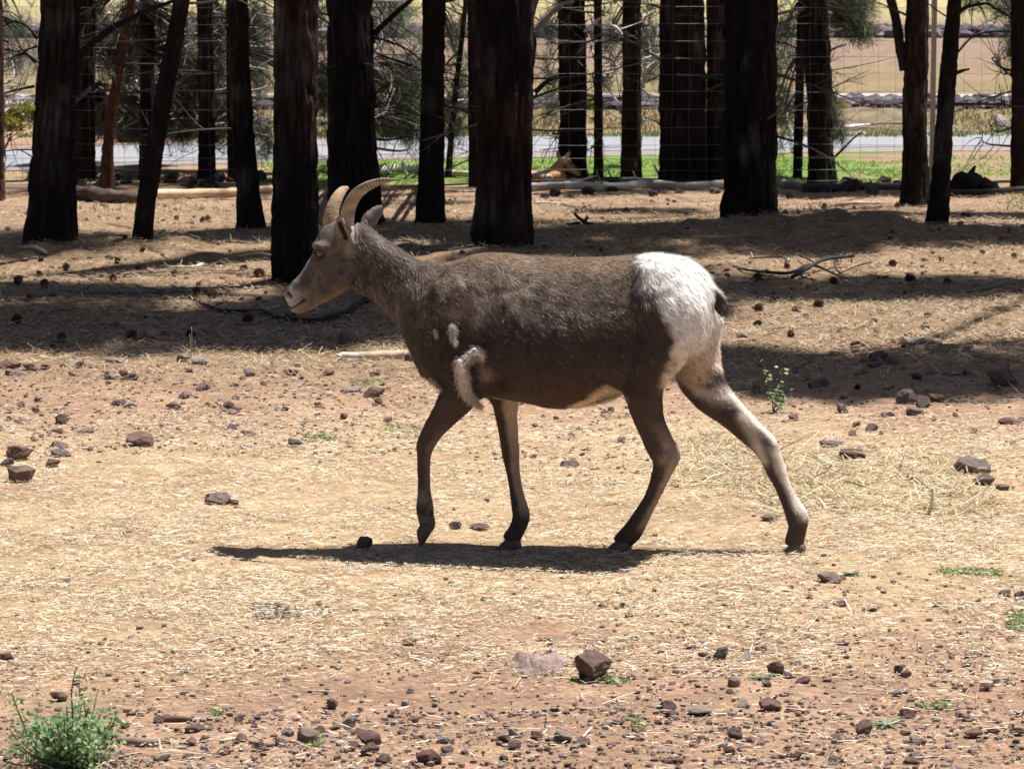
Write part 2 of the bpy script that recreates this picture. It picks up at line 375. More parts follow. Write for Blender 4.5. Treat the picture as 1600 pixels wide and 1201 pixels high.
# ------------------------------------------------------------ the ewe
A_, B_ = G(1180, 864), G(700, 851)
AX = unit((B_-A_)*np.array([1,1,0])); AX = AX/np.linalg.norm(AX)          # walking direction
LN = np.array([AX[1], -AX[0], 0.0]);
if LN[1] < 0: LN = -LN                                                     # lateral, away from the camera
def S(px, py, lat=0.0):
    d = ray(px, py); t = ((A_ + LN*lat - CO)@LN)/(d@LN); return CO + d*t
def sag(P):                                                                # photo pixel of the point moved onto the mid plane
    P = np.asarray(P, float); l = (P-A_)@LN; return proj(P - l[:,None]*LN), l
MPX = 1.0/ (FPX/np.linalg.norm(S(850,600)-CO))                            # metres per photo pixel at the animal
def close_loft(mb, rings, seg):
    V = np.concatenate(rings); n = len(rings)
    i = np.arange(n-1)[:,None]*seg; j = np.arange(seg)[None,:]; j2 = (j+1)%seg
    Q = np.stack([i+j, i+j2, i+seg+j2, i+seg+j], -1).reshape(-1,4)
    V = np.concatenate([V, [rings[0].mean(0)], [rings[-1].mean(0)]]); a = n*seg
    T = [[a,(q+1)%seg,q] for q in range(seg)]+[[a+1,(n-1)*seg+q,(n-1)*seg+(q+1)%seg] for q in range(seg)]
    mb.add(V, T, Q)
def smooth_rows(K, n):
    K = np.asarray(K, float); s = np.linspace(0, 1, len(K)); t = np.linspace(0, 1, n); m = np.gradient(K, s, axis=0)
    k = np.clip(np.searchsorted(s, t, 'right')-1, 0, len(s)-2); h = s[k+1]-s[k]; u = ((t-s[k])/h)[:,None]; h = h[:,None]
    return (1+2*u)*(1-u)**2*K[k]+u*(1-u)**2*h*m[k]+u*u*(3-2*u)*K[k+1]+u*u*(u-1)*h*m[k+1]
def loft(mb, secs, seg=40, n=60, pear=0.12, pw=2.3, lat0=0.0, SF=None):
    """secs: (top px,py, bottom px,py, half width m)"""
    SF = SF or S
    K = smooth_rows(secs, n); th = np.linspace(0, 2*np.pi, seg, endpoint=False); rings=[]
    ct, st = np.cos(th), np.sin(th)
    cv = np.sign(ct)*np.abs(ct)**(2/pw); sv = np.sign(st)*np.abs(st)**(2/pw)
    for tx, ty, bx, by, w in K:
        a, b = SF(tx, ty), SF(bx, by); c = (a+b)/2; h = (a-b)/2
        rings.append(c + cv[:,None]*h + (sv*(1-pear*cv))[:,None]*LN*w + LN*lat0)
    close_loft(mb, rings, seg)
def limb(mb, pts, n=50, seg=24, flat=0.85):
    """pts: (px, py, lat, radius in px); section a little narrower across"""
    K = smooth_rows(pts, n); P = np.array([S(a,b,l) for a,b,l,r in K]); rad = np.maximum(K[:,3], 1)*MPX
    T = unit(np.gradient(P, axis=0)); th = np.linspace(0, 2*np.pi, seg, endpoint=False); rings=[]
    for p, t, r in zip(P, T, rad):
        u = unit(np.cross(t, LN)); v = unit(np.cross(u, t)); rings.append(p + (np.cos(th)[:,None]*u + np.sin(th)[:,None]*v*flat)*r)
    close_loft(mb, rings, seg)
def ball(mb, px, py, lat, rx, ry, rl):
    V, F = ICO2; c = S(px, py, lat); ux = S(px+rx, py, lat)-c; uz = S(px, py-ry, lat)-c
    mb.add(c + V[:,:1]*ux + V[:,2:3]*uz + V[:,1:2]*LN*rl, F)
def fuse(mb, name, voxel, smooth_it, mat):
    """one continuous skin out of overlapping closed volumes"""
    o = bpy.data.objects.new('fuse_source', mb.mesh('fuse_source')); COL.objects.link(o)
    r = o.modifiers.new('r', 'REMESH'); r.mode = 'VOXEL'; r.voxel_size = voxel; r.use_smooth_shade = True
    s = o.modifiers.new('s', 'SMOOTH'); s.iterations = smooth_it; s.factor = 0.5
    dg = bpy.context.evaluated_depsgraph_get(); me = bpy.data.meshes.new_from_object(o.evaluated_get(dg)); me.name = name
    bpy.data.objects.remove(o); me.materials.clear(); me.materials.append(mat); return me
def get_co(me):
    V = np.zeros(len(me.vertices)*3, np.float32); me.vertices.foreach_get('co', V); return V.reshape(-1,3).astype(float)
def get_no(me):
    V = np.zeros(len(me.vertices)*3, np.float32); me.vertex_normals.foreach_get('vector', V); return V.reshape(-1,3).astype(float)
def set_col(me, c):
    for a in list(me.color_attributes): me.color_attributes.remove(a)
    a = me.color_attributes.new('Col', 'FLOAT_COLOR', 'POINT'); k = np.ones((len(c),4), np.float32); k[:,:3] = np.clip(c,0,1); a.data.foreach_set('color', k.ravel())

eb = MB()
TORSO = [(655,470,660,560,.05),(672,425,668,590,.115),(700,411,698,607,.155),(740,398,742,618,.172),(780,394,782,622,.18),(825,399,828,629,.20),(870,402,868,636,.215),
         (920,403,915,634,.215),(965,400,958,624,.20),(1005,395,1000,600,.185),(1040,397,1038,575,.175),(1075,404,1070,560,.155),(1100,424,1095,545,.12),(1114,450,1108,520,.075)]
loft(eb, TORSO, 48, 90, 0.14, 2.25)
NECK = [(556,347,546,448,.050),(575,352,562,455,.054),(600,372,585,466,.058),(632,394,606,488,.066),(664,409,626,514,.080),(702,410,642,548,.115),(738,399,662,590,.15)]
loft(eb, NECK, 36, 50, 0.05, 2.1)
HEAD = [(449,457,451,470,.018),(452,448,455,484,.030),(458,440,463,489,.034),(468,429,478,487,.035),(479,411,500,477,.040),(489,393,522,465,.054),(493,375,542,453,.064),
        (503,357,556,448,.066),(522,347,566,440,.060),(546,342,574,425,.050)]
loft(eb, HEAD, 36, 50, 0.10, 2.2)
# muzzle, chin, cheek, brow
ball(eb, 457, 462, 0, 11, 14, .029); ball(eb, 466, 481, 0, 11, 9, .024)
for sgn in (-1, 1):
    ball(eb, 532, 430, sgn*.040, 24, 28, .030); ball(eb, 503, 385, sgn*.050, 13, 8, .016); ball(eb, 515, 425, sgn*.038, 20, 16, .020)
    ball(eb, 706, 520, sgn*.105, 60, 95, .062); ball(eb, 722, 575, sgn*.105, 38, 44, .052); ball(eb, 1030, 490, sgn*.115, 55, 85, .075)
# near hind, far hind, near front, far front: px, py, lateral, radius px
LEGS = {
 'nh': [(1046,425,-.06,14),(1044,450,-.085,48),(1038,485,-.10,66),(1015,545,-.115,58),(1004,585,-.11,42),(1005,618,-.10,30),(1016,661,-.085,23.5),(1033,698,-.07,23),(1040,711,-.065,23.5),(1036,733,-.058,17),(1021,772,-.04,12.5),(1003,805,-.025,13.5),(988,830,-.012,16),(974,843,-.006,15),(966,850,-.004,13)],
 'fh': [(1062,440,.05,14),(1066,465,.08,45),(1072,500,.09,60),(1085,545,.10,42),(1095,590,.095,37),(1116,622,.085,30),(1145,648,.075,23.5),(1174,676,.068,20.5),(1196,698,.062,20),(1212,733,.055,16),(1230,775,.045,13),(1245,806,.035,18),(1246,826,.03,14.5),(1242,842,.028,15),(1241,852,.028,15)],
 'nf': [(718,490,-.05,14),(721,525,-.085,44),(725,560,-.105,50),(726,590,-.12,42),(716,618,-.11,30),(700,642,-.10,22.5),(678,670,-.085,17),(665,694,-.075,14.5),(662,715,-.07,11.5),(662,745,-.062,10.6),(663,772,-.055,11.5),(664,790,-.05,14),(665,804,-.048,13),(668,817,-.046,12.5),(666,826,-.046,11)],
 'ff': [(752,480,.06,12),(756,510,.09,38),(764,550,.10,52),(775,590,.095,36),(788,622,.085,23),(791,650,.08,18),(795,682,.072,15.5),(798,708,.066,14.5),(802,738,.058,11.2),(807,768,.05,10.6),(812,793,.042,13.5),(814,808,.038,14.5),(808,826,.032,13.5),(800,840,.028,15),(796,846,.028,14)],
}
for k, pts in LEGS.items(): limb(eb, pts, 60, 24, 0.8 if k[1] == 'h' else 0.9)
# tail
TAILP = [(1106,452,0,9),(1117,462,0,10),(1125,478,0,9),(1129,492,0,5)]
limb(eb, TAILP, 14, 14, 0.9)
# ears: cupped leaves with thickness
def ear(mb, base, tip, side_px, lat_b, lat_t, wid, cup, open_dir, thick=.0085):
    P0, P1 = S(*base, lat_b), S(*tip, lat_t); ax = P1-P0; Ln = np.linalg.norm(ax); ax /= Ln
    o = np.asarray(open_dir, float); o = unit(o - ax*(o@ax)); w = unit(np.cross(ax, o)); nu, nv = 15, 13; out=[]; inn=[]
    for a in np.linspace(0, 1, nu):
        hw = wid*(math.sin(math.pi*min(1,(a*0.86+0.14)))**0.75)*(1-0.15*a)
        for b in np.linspace(-1, 1, nv):
            p = P0 + ax*a*Ln + w*hw*b + o*cup*hw*(b*b); nrm = unit(o - w*2*cup*b); out.append(p - nrm*thick/2); inn.append(p + nrm*thick/2)
    V = np.array(out+inn); m = nu*nv; i = np.arange(nu-1)[:,None]*nv; j = np.arange(nv-1)[None,:]
    q = np.stack([i+j, i+j+1, i+nv+j+1, i+nv+j], -1).reshape(-1,4)
    Q = [q[:,::-1], q+m]
    bd = [a*nv for a in range(nu)] + [(nu-1)*nv+b for b in range(1,nv)] + [a*nv+nv-1 for a in range(nu-2,-1,-1)] + [b for b in range(nv-2,0,-1)]
    Q.append(np.array([[bd[k], bd[(k+1)%len(bd)], bd[(k+1)%len(bd)]+m, bd[k]+m] for k in range(len(bd))]))
    mb.add(V, None, np.concatenate(Q))
ear(eb, (547,382), (530,336), 0, -.046, -.088, .030, 0.75, -LN*0.95 + AX*0.45 + np.array([0,0,-.1]))
ear(eb, (569,362), (597,321), 0, .045, .095, .028, 0.55, LN*0.6 + AX*0.45 + np.array([0,0,.2]))
body = fuse(eb, 'body', 0.0042, 11, M['coat'])
V = get_co(body); N = get_no(body); P2, lat = sag(V); px, py = P2[:,0], P2[:,1]
def polyd(px, py, pts):              # pixel distance to a polyline
    d = np.full(len(px), 1e9)
    for (x0,y0),(x1,y1) in zip(pts[:-1], pts[1:]):
        vx, vy = x1-x0, y1-y0; t = np.clip(((px-x0)*vx+(py-y0)*vy)/(vx*vx+vy*vy), 0, 1); d = np.minimum(d, np.hypot(px-x0-t*vx, py-y0-t*vy))
    return d
# carved detail: mouth, nostril, eye socket, flank fold, elbow, shoulder edge, muscle relief
side = sstep(.008, .02, np.abs(lat))
dm = polyd(px, py, [(446,482),(458,480),(468,474),(477,468)]); dn = polyd(px, py, [(449,457),(455,461)]); de = np.hypot((px-499)/1.2, py-396)
QP = lambda pts, l: [tuple(p) for p in sag(np.array([S(a,b,l) for a,b in pts]))[0]]
EX, EY = QP([(499.5,395.5)], -.052)[0]
NOS = QP([(450,457.5),(456,462)], -.02); MTH = QP([(446,482),(458,480.5),(468,474),(477,467.5)], -.025); EARD = QP([(533,349),(536.5,360),(540,372)], -.066)
dn = polyd(px, py, NOS); dm = polyd(px, py, MTH); de = np.hypot((px-EX)/1.2, py-EY)
disp = -0.0075*np.exp(-(dm/2.2)**2) - 0.009*np.exp(-(dn/3.2)**2)*sstep(.006,.012,np.abs(lat)) - 0.010*np.exp(-(de/6.5)**2)*side
disp -= 0.010*np.exp(-(polyd(px,py,[(938,574),(956,592),(972,612)])/5.0)**2)*sstep(.08,.14,np.abs(lat))
disp -= 0.010*np.exp(-(polyd(px,py,[(757,566),(762,595),(750,616)])/6.0)**2)*sstep(.08,.12,np.abs(lat))
disp -= 0.006*np.exp(-(polyd(px,py,[(668,470),(690,520),(700,580)])/10.0)**2)*sstep(.05,.1,np.abs(lat))
disp += 0.005*np.exp(-(polyd(px,py,[(505,408),(498,428),(482,448)])/4.0)**2)*side - .005*np.exp(-(np.hypot((px-497)/14,(py-432)/12))**2)*side + .006*np.exp(-(polyd(px,py,[(486,385),(496,380),(508,384)])/3.5)**2)*side - .004*np.exp(-(polyd(px,py,[(492,408),(489,418)])/2.5)**2)*side
disp += 0.006*np.exp(-(polyd(px,py,[(880,520),(990,470),(1045,440)])/22.0)**2)*sstep(.05,.1,np.abs(lat)) - 0.008*np.exp(-(np.hypot((px-985)/40,(py-520)/28))**2)*sstep(.05,.1,np.abs(lat))
big = (py < 640)
disp += (0.005*fbm(V*14, 3) + 0.0020*fbm(V*55, 3))*np.where(big, 1.0, 0.45)*np.where((px < 560) & (py < 500), 0.6, 1)
disp += 0.0028*np.where((px > 1035) & (py < 480), 1, 0)*fbm(V*60, 3)
rib = (np.exp(-((px-870)/75)**2-((py-520)/60)**2))*sstep(.1,.16,np.abs(lat)); disp += .0022*rib*np.sin((px-.25*(py-520))/5.2)
disp += .010*np.exp(-(np.hypot((px-1012)/20,(py-418)/14))**2)*sstep(.05,.1,np.abs(lat)) - .008*np.exp(-(np.hypot((px-965)/34,(py-470)/40))**2)*sstep(.08,.14,np.abs(lat)) - .006*np.exp(-(polyd(px,py,[(775,430),(770,500),(765,560)])/12.)**2)*sstep(.08,.14,np.abs(lat))
for (kx, ky, l_, w_, h_) in [(663,695,-.075,9,.004),(664,792,-.05,8,.003),(798,705,.066,9,.003),(1046,712,-.065,9,.004),(1200,690,.062,9,.004)]:
    kq = QP([(kx,ky)], l_)[0]; disp += h_*np.exp(-(np.hypot(px-kq[0], py-kq[1])/w_)**2)*(np.abs(lat-l_) < .05)
for ln_ in ([(1196,712),(1214,752),(1236,796)],[(1030,745),(1012,782),(996,815)],[(668,720),(667,760),(668,785)]):
    disp -= .0022*np.exp(-(polyd(px,py,ln_)/2.5)**2)
V = V + N*disp[:,None]
body.vertices.foreach_set('co', V.astype(np.float32).ravel()); body.update()
N = get_no(body)
def inpoly(px, py, poly):
    ins = np.zeros(len(px), bool); n = len(poly)
    for k in range(n):
        (x0,y0),(x1,y1) = poly[k], poly[(k+1)%n]
        c = ((y0 > py) != (y1 > py)); xi = (x1-x0)*(py-y0)/((y1-y0) or 1e-9)+x0; ins ^= c & (px < xi)
    return ins
def sdist(px, py, poly):
    d = polyd(px, py, list(poly)+[poly[0]]); return np.where(inpoly(px, py, poly), d, -d)
def coat_cols(V):
    P2, lat = sag(V); px, py = P2[:,0], P2[:,1]; n = fbm(V*30, 4); n2 = fbm(V*9+4, 3)
    c = np.broadcast_to(np.array([.082,.058,.048]), (len(V),3)).copy()
    c = lerp(c, (.21,.135,.082), sstep(455, 400, py)*sstep(690, 740, px)*(1-sstep(960,1010,px))*np.clip(.65+n2,0,1))  # warmer brown back, lightened further for the sun on it
    c = lerp(c, (.32,.26,.20), np.clip(np.exp(-((px-765)/120)**2-((py-462)/36)**2)*(0.8+n*1.8),0,.95))  # grizzled hair, its colour also raised for the lit upper half
    c = lerp(c, (.055,.039,.034), sstep(480, 535, py)*.85); c = lerp(c, (.165,.118,.085), sstep(500,455,py)*sstep(640,700,px)*np.clip(.30+.9*n2,0,.7))  # shade on the lower flank and sun above put into the coat colour
    c = lerp(c, (.115,.066,.042), np.exp(-((px-855)/75)**2-((py-602)/26)**2)*.75)  # reddish bounce from the ground painted onto the lower belly
    # face
    face = sstep(575, 540, px)*sstep(505, 480, py)
    c = lerp(c, (.118,.098,.090), face*np.clip(.85+.6*n2,0,1))
    c = lerp(c, (.42,.38,.345), np.clip(np.exp(-((px-458)/16)**2-((py-468)/18)**2)*1.2, 0, 1)*face)
    c = lerp(c, (.20,.14,.095), face*np.exp(-(polyd(px,py,[(478,488),(505,474),(532,462),(552,450)])/9.0)**2)*.8)
    c = lerp(c, (.22,.20,.20), face*np.exp(-(polyd(px,py,[(494,385),(480,412),(462,434)])/5.0)**2)*.85)
    c = lerp(c, (.36,.31,.26), np.exp(-(polyd(px,py,[(552,345),(556,372),(552,392)])/8.0)**2)*np.clip(.7+n,0,1))
    c = lerp(c, (.24,.19,.15), np.exp(-(polyd(px,py,[(530,340),(545,378)])/9.0)**2)*.5)
    c = lerp(c, (.30,.24,.20), sstep(13,9,polyd(px,py,EARD))*(lat < -.062)*(py < 385)*.7); c = lerp(c, (.016,.012,.011), sstep(6.5,2.5,polyd(px,py,EARD))*.97*(lat < -.050))  # lit rim and shaded hollow of the ear put into the colour
    c = lerp(c, (.20,.18,.175), sstep(.05,.06,lat)*(py < 362)*(px > 566)*.8)
    c = c*(1+face*(.65*fbm(V*75,4)+.45*fbm(V*30+2,3)))[:,None]
    c = lerp(c, (.070,.058,.054), face*np.exp(-(polyd(px,py,[(508,405),(522,432),(514,452)])/11.)**2)*.75); c = lerp(c, (.075,.062,.058), face*np.exp(-(polyd(px,py,[(486,420),(478,440)])/6.)**2)*.5)
    de = np.hypot((px-EX)/1.25, py-EY); c = lerp(c, (.035,.026,.022), np.exp(-(de/8.5)**2)*.85*face)
    c = lerp(c, (.10,.075,.06), np.exp(-(polyd(px,py,[(497,404),(495,416)])/3.0)**2)*.6)
    c = lerp(c, (.02,.014,.012), np.exp(-(polyd(px,py,MTH)/2.0)**2)*.9)
    c = lerp(c, (.015,.01,.01), np.exp(-(polyd(px,py,NOS)/3.0)**2)*.97)
    # white rump and hind side, its shaded lower part painted tan
    rump = sdist(px, py, [(1003,380),(1011,430),(1035,461),(1052,478),(1063,510),(1058,552),(1041,594),(1060,604),(1095,600),(1150,560),(1150,430),(1095,380)])
    c = lerp(c, lerp((.86,.83,.78), (.66,.53,.41), sstep(500,585,py)), sstep(-14, 9, rump + n*22 + n2*8)*(py < 625))
    # pale belly, behind the elbow
    bel = sdist(px, py, [(876,645),(896,628),(924,612),(948,594),(960,592),(990,612),(975,625),(940,640)]); c = lerp(c, (.60,.48,.34), sstep(-4, 4, bel + 5*n)*.95)
    c = lerp(c, (.55,.42,.30), sstep(7, 2, polyd(px,py,[(778,622),(810,627),(842,634)])+2*n))
    c = lerp(c, (.34,.24,.175), np.exp(-((px-770)/14)**2-((py-574)/12)**2)*.9*(np.abs(lat) > .06)); c = lerp(c, (.03,.022,.02), np.exp(-(polyd(px,py,[(750,560),(757,585),(748,608)])/7.)**2)*.8*(np.abs(lat) > .06)); c = lerp(c, (.03,.022,.02), np.exp(-(polyd(px,py,[(768,592),(800,598)])/7.)**2)*.6*(np.abs(lat) > .06))
    # legs
    for k, pts in LEGS.items():
        q = smooth_rows(pts, 160); qs, _ = sag(np.array([S(a,b,l) for a,b,l,r in q])); q = np.column_stack([qs, q[:,2:]]); own = np.full(len(px), 1e9); off = np.zeros(len(px)); rr = np.ones(len(px))
        tg = unit(np.gradient(qs, axis=0))
        for (a, b, l, r), (tx, ty) in zip(q, tg):
            pt = np.hypot(px-a, py-b) + np.abs(lat-l)*900; m = pt < own; own = np.where(m, pt, own); off = np.where(m, ((px-a)*ty-(py-b)*tx)/max(r,1), off); rr = np.where(m, r, rr)
        leg = sstep(600, 622, py)*(own < rr*1.6+30)
        on = leg > 0
        base = np.array([.078,.056,.048]); c = np.where(on[:,None], lerp(c, base, leg*.9), c)
        lo = sstep(640, 700, py)
        if k == 'ff': w = sstep(-.25, .35, off + .25*n)*(.95-.35*sstep(650,720,py))*sstep(815,795,py); t = (.50,.40,.31)
        elif k == 'fh': low = sstep(690,712,py); w = np.maximum(low*sstep(-.25,.5,off+.2*n)*.85*sstep(822,805,py), (1-low)*sstep(.55,.85,off+.15*n)); w = np.maximum(w, .8*np.exp(-(polyd(px,py,[(1158,655),(1178,688),(1192,722)])/9.)**2)); w = np.maximum(w, sstep(648,606,py)*.95*sstep(-.75,-.1,off+.15*n)); t = (.70,.61,.52)
        elif k == 'nh': w = sstep(-.05, .6, off + .25*n)*lo*.8*sstep(835,815,py); w = np.maximum(w, .6*np.exp(-(polyd(px,py,[(1042,712),(1052,700)])/9.)**2)); t = (.38,.29,.235)
        else: w = np.maximum(sstep(.0, .7, off + .25*n)*lo*.5, .6*np.exp(-((py-772)/13)**2)); w = np.maximum(w, .5*np.exp(-((py-806)/9)**2)); t = (.30,.235,.195)
        c = np.where(on[:,None], lerp(c, np.array(t), w*leg), c)
    c = lerp(c, (.085,.062,.052), sstep(812, 836, py)*.6)
    tail = polyd(px, py, [(1108,456),(1119,466),(1126,480),(1129,494)]); c = lerp(c, (.075,.052,.042), sstep(13, 8, tail)*(px > 1103)*(np.abs(lat) < .035))
    return np.clip(c*(1+.16*n+.10*n2)[:,None], .008, .9)
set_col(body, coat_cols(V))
ewe = empty('bighorn_ewe', tuple((A_+B_)/2*np.array([1,1,0])))
tag(ewe, 'brown bighorn ewe with white rump walking across the straw strewn ground', 'sheep')
bodyo = obj('body', body, ewe)
bm_ = bmesh.new(); bm_.from_mesh(body); TREE = BVHTree.FromBMesh(bm_); bm_.free()
def hit(px, py):
    d = unit(ray(px, py)); h, n, i, t = TREE.ray_cast(Vector(CO), Vector(d)); return (np.array(h), np.array(n)) if h else (None, None)

# ---- fur: short real strands lying along the coat
body.calc_loop_triangles(); nt_ = len(body.loop_triangles); tri = np.zeros(nt_*3, np.int32); body.loop_triangles.foreach_get('vertices', tri); tri = tri.reshape(-1,3)
ar = np.linalg.norm(np.cross(V[tri[:,1]]-V[tri[:,0]], V[tri[:,2]]-V[tri[:,0]]), axis=1)/2
wt = ar*np.where(V[tri].mean(1)[:,2] < .28, .7, 1.0)
NF = 210000; f = rng.choice(nt_, NF, p=wt/wt.sum()); b = rng.dirichlet((1,1,1), NF)
P = (V[tri[f]]*b[:,:,None]).sum(1); Nn = unit((N[tri[f]]*b[:,:,None]).sum(1)); P2, lat = sag(P); px, py = P2[:,0], P2[:,1]
UPv = np.array([0,0,1.0]); dirpx = np.zeros((NF,2)); 
dirpx[:] = (0.85,0.50); nk = (px < 680) & (px >= 555) & (py < 600); dirpx[nk] = (0.55,0.85); hd = ((px < 556) & (py < 500)) | ((np.abs(lat) > .052) & (py < 362) & (px < 610)); dirpx[hd] = (0.62,-0.78); lg = py > 615; dirpx[lg] = (0.12,1.0)
rp = (px > 1000) & (py < 600); dirpx[rp] = (0.7,0.75)
sw = fbm(P*11, 3)*0.5; ca, sa = np.cos(sw), np.sin(sw); dirpx = np.stack([dirpx[:,0]*ca-dirpx[:,1]*sa, dirpx[:,0]*sa+dirpx[:,1]*ca], -1)
D = dirpx[:,:1]*(-AX) - dirpx[:,1:]*UPv; D = unit(D - Nn*(D*Nn).sum(1)[:,None])
lift = np.where(lg | hd, .10, .22)*rng.uniform(.5,1.6,NF); D = unit(D + Nn*lift[:,None] + rng.normal(0,.16,(NF,3)))
ln = np.where(hd, .0075 + .007*sstep(525, 556, px)*(py > 375), np.where(lg, .007, np.where(py < 520, .0145, .011))); ln = np.where(rp & (py < 480), .020, ln)*rng.uniform(.6,1.5,NF)
clump = fbm(P*26+3, 3); sd = unit(np.cross(D, Nn))
cc = coat_cols(P); up = sstep(545, 470, py)*(~hd)
tone_var = np.clip(1 + .25*rng.normal(size=NF) + .55*clump, .45, 2.4)  # random tone of each strand, varied by clump
tipc = rng.random(NF) < np.clip(.004 + .02*up + .5*up*np.clip(fbm(P*16+8,3)+.12,0,1) + .5*np.exp(-(polyd(px,py,[(566,395),(590,410),(612,440),(625,470)])/12.)**2)*np.clip(clump+.1,0,1), 0, .6); cc = cc*tone_var[:,None]; cc = np.where(tipc[:,None], lerp(cc, (.50,.44,.38), .65), cc)
keep = np.hypot((px-EX)/1.2, py-EY) > 8.5; keep &= polyd(px,py,MTH) > 2.2; keep &= polyd(px,py,NOS) > 3.5; keep &= ~((polyd(px,py,EARD) < 7) & (lat < -.05))
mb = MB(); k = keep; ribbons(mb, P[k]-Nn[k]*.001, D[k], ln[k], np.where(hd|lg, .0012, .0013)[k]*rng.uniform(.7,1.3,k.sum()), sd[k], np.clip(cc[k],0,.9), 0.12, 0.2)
tag(obj('fur', mb.mesh('fur', M['fur']), ewe), kind='stuff')

# ---- horns
def horn(cen, lat, rad, flat, seg, rings, tones, name_label):
    K = smooth_rows([(a,b,l,r) for (a,b),l,r in zip(cen, lat, rad)], 90); P = np.array([S(a,b,l) for a,b,l,r in K]); s = np.linspace(0,1,90)
    rad_ = K[:,3]*MPX; T = unit(np.gradient(P, axis=0)); th = np.linspace(0, 2*np.pi, seg, endpoint=False); rr=[]; cl=[]
    ph = np.cumsum(np.interp(s, [0,.3,1], [1.0,.8,.6])); ph = ph/ph[-1]*rings
    for q in range(90):
        u = unit(np.cross(T[q], LN)); v = unit(np.cross(u, T[q]))
        frac = ph[q] % 1.0; ridge = (1 if frac > .35 else frac/.35)*(.10 if rings > 20 else .03)*(1-s[q]**3) if rings else 0
        irr = 0.03*fbm(np.stack([np.cos(th)*1.5, np.sin(th)*1.5, th*0+s[q]*14], -1), 2)
        r = rad_[q]*(1-.07+ridge+irr); rr.append(P[q] + (np.cos(th)[:,None]*u + np.sin(th)[:,None]*v*flat)*r[:,None])
        dark = np.exp(-(min(frac, 1-frac)/.24)**2)*(.95 if rings > 20 else .12)*sstep(0.06,.2,s[q])
        c = lerp(tones[0], tones[1], np.full(seg, s[q]*.7)); c = c*(1-dark*np.clip(.75+.35*np.cos(th*2+q*.3),0,1)[:,None]); cl.append(c)
    m = MB(); close_loft(m, rr, seg); m.C = [np.concatenate(cl+[cl[0][:1], cl[-1][:1]])]
    o = obj('horn', m.mesh('horn', M['horn']), ewe); o['label'] = name_label; return o
horn([(541,352),(543,334),(548,318),(557,304),(571,293),(589,285),(607,281.5),(621,281)], [-.034,-.038,-.046,-.056,-.068,-.080,-.090,-.096],
     [11.5,11.2,10.4,9.4,8.0,6.0,3.6,1.0], .62, 28, 30, [(.50,.405,.30),(.38,.30,.225)], 'longer ridged horn swept back over the nape')
horn([(518,360),(517,345),(520,326),(527,309),(535,298),(544,293.5)], [.026,.030,.040,.055,.075,.092],
     [12.8,12.6,11.6,9.8,7.6,3.0], .60, 28, 9, [(.43,.295,.18),(.36,.245,.155)], 'smoother brown horn, shorter in view, on the far side')

# ---- eyes: ball, slit pupil, lids
for sgn in (-1, 1):
    c0 = S(EX, EY, 0); 
    h, n_, _, _ = TREE.ray_cast(Vector(c0+LN*sgn*.2), Vector(-LN*sgn)); h = np.array(h); r = .0150
    cc0 = h - LN*sgn*(r*.30); V_, F_ = ico(3); X = cc0 + V_*r
    d = X-cc0; ax = d@AX/r; az = d[:,2]/r; lt = d@(LN*sgn)/r
    fr = -0.10; iris = np.hypot(ax-fr, az) < .80; pup = (np.abs(az) < .16) & (np.abs(ax-fr) < .42) & (lt > 0)
    c = np.where((iris & (lt > 0))[:,None], np.array([.16,.085,.036]), np.array([.05,.035,.028])); c = np.where(pup[:,None], np.array([.006,.005,.005]), c)
    m = MB(); m.add(X, F_, None, c); eo = obj('eye', m.mesh('eye', M['eye']), ewe)
    m = MB(); t = np.linspace(0, 2*np.pi, 28); 
    ring = np.array([cc0 + AX*math.cos(a)*r*1.12 + UPv*math.sin(a)*r*.74 + LN*sgn*(r*.70 - .22*r*abs(math.cos(a))) for a in t])
    tube(m, ring, .0042, 8, (.06,.045,.037), cap=False); obj('eyelid', m.mesh('eyelid', M['coat']), ewe)

# ---- hooves: two toes each, with dewclaws
def hoof(c, fwd, pitch, length, hgt, spread):
    """c: ground contact under the toes' middle"""
    m = MB(); ua = fwd*math.cos(pitch) + UPv*math.sin(pitch); uz = -fwd*math.sin(pitch) + UPv*math.cos(pitch); ul = LN
    for sg in (-1, 1):
        rings=[]; th = np.linspace(0, 2*np.pi, 18, endpoint=False)
        for x, zt, hw in [(-.5,.55,.30),(-.44,.86,.44),(-.25,1.0,.52),(0,.98,.55),(.2,.74,.52),(.36,.48,.43),(.47,.26,.28),(.52,.13,.12)]:
            yy = np.cos(th)*hw*length*.36; zz = (np.sin(th)*.5+.5); zz = np.where(zz < .12, 0, zz)*zt*hgt
            off = sg*(.0135 + spread*max(0, x+.3)*.012)
            rings.append(c + ua*(x*length) + np.outer(yy+off, ul) + np.outer(zz, uz))
        close_loft(m, rings, 18)
    m.C = [np.concatenate([lerp((.17,.125,.10),(.11,.08,.066),np.clip(fbm(v*80,3)+.5,0,1)) for v in m.V])]
    return obj('hoof', m.mesh('hoof', M['hoof']), ewe)
def dew(px, py, lat):
    m = MB(); V_, F_ = ICO2
    for sg in (-1, 1): c = S(px, py, lat+sg*.013); m.add(c-AX*-.004+V_*np.array([.008,.007,.010]), F_, None, (.06,.044,.036))
    return obj('dewclaw', m.mesh('dewclaw', M['hoof']), ewe)
def ground_at(p): return np.array([p[0], p[1], gz(p[0], p[1])[0]])
hoof(ground_at(S(966,858,-.005))+UPv*-.004, AX, -.10, .076, .034, 1.3); dew(992, 842, -.012)
hoof(ground_at(S(1241,862,.028))+UPv*-.004, AX, 0, .066, .038, .7); dew(1255, 834, .032)
hoof(ground_at(S(795,851,.028))+UPv*-.004, AX, 0, .070, .038, .8); dew(819, 822, .036)
hoof(S(669,838,-.046), AX, -1.02, .060, .038, .4); dew(676, 802, -.048)

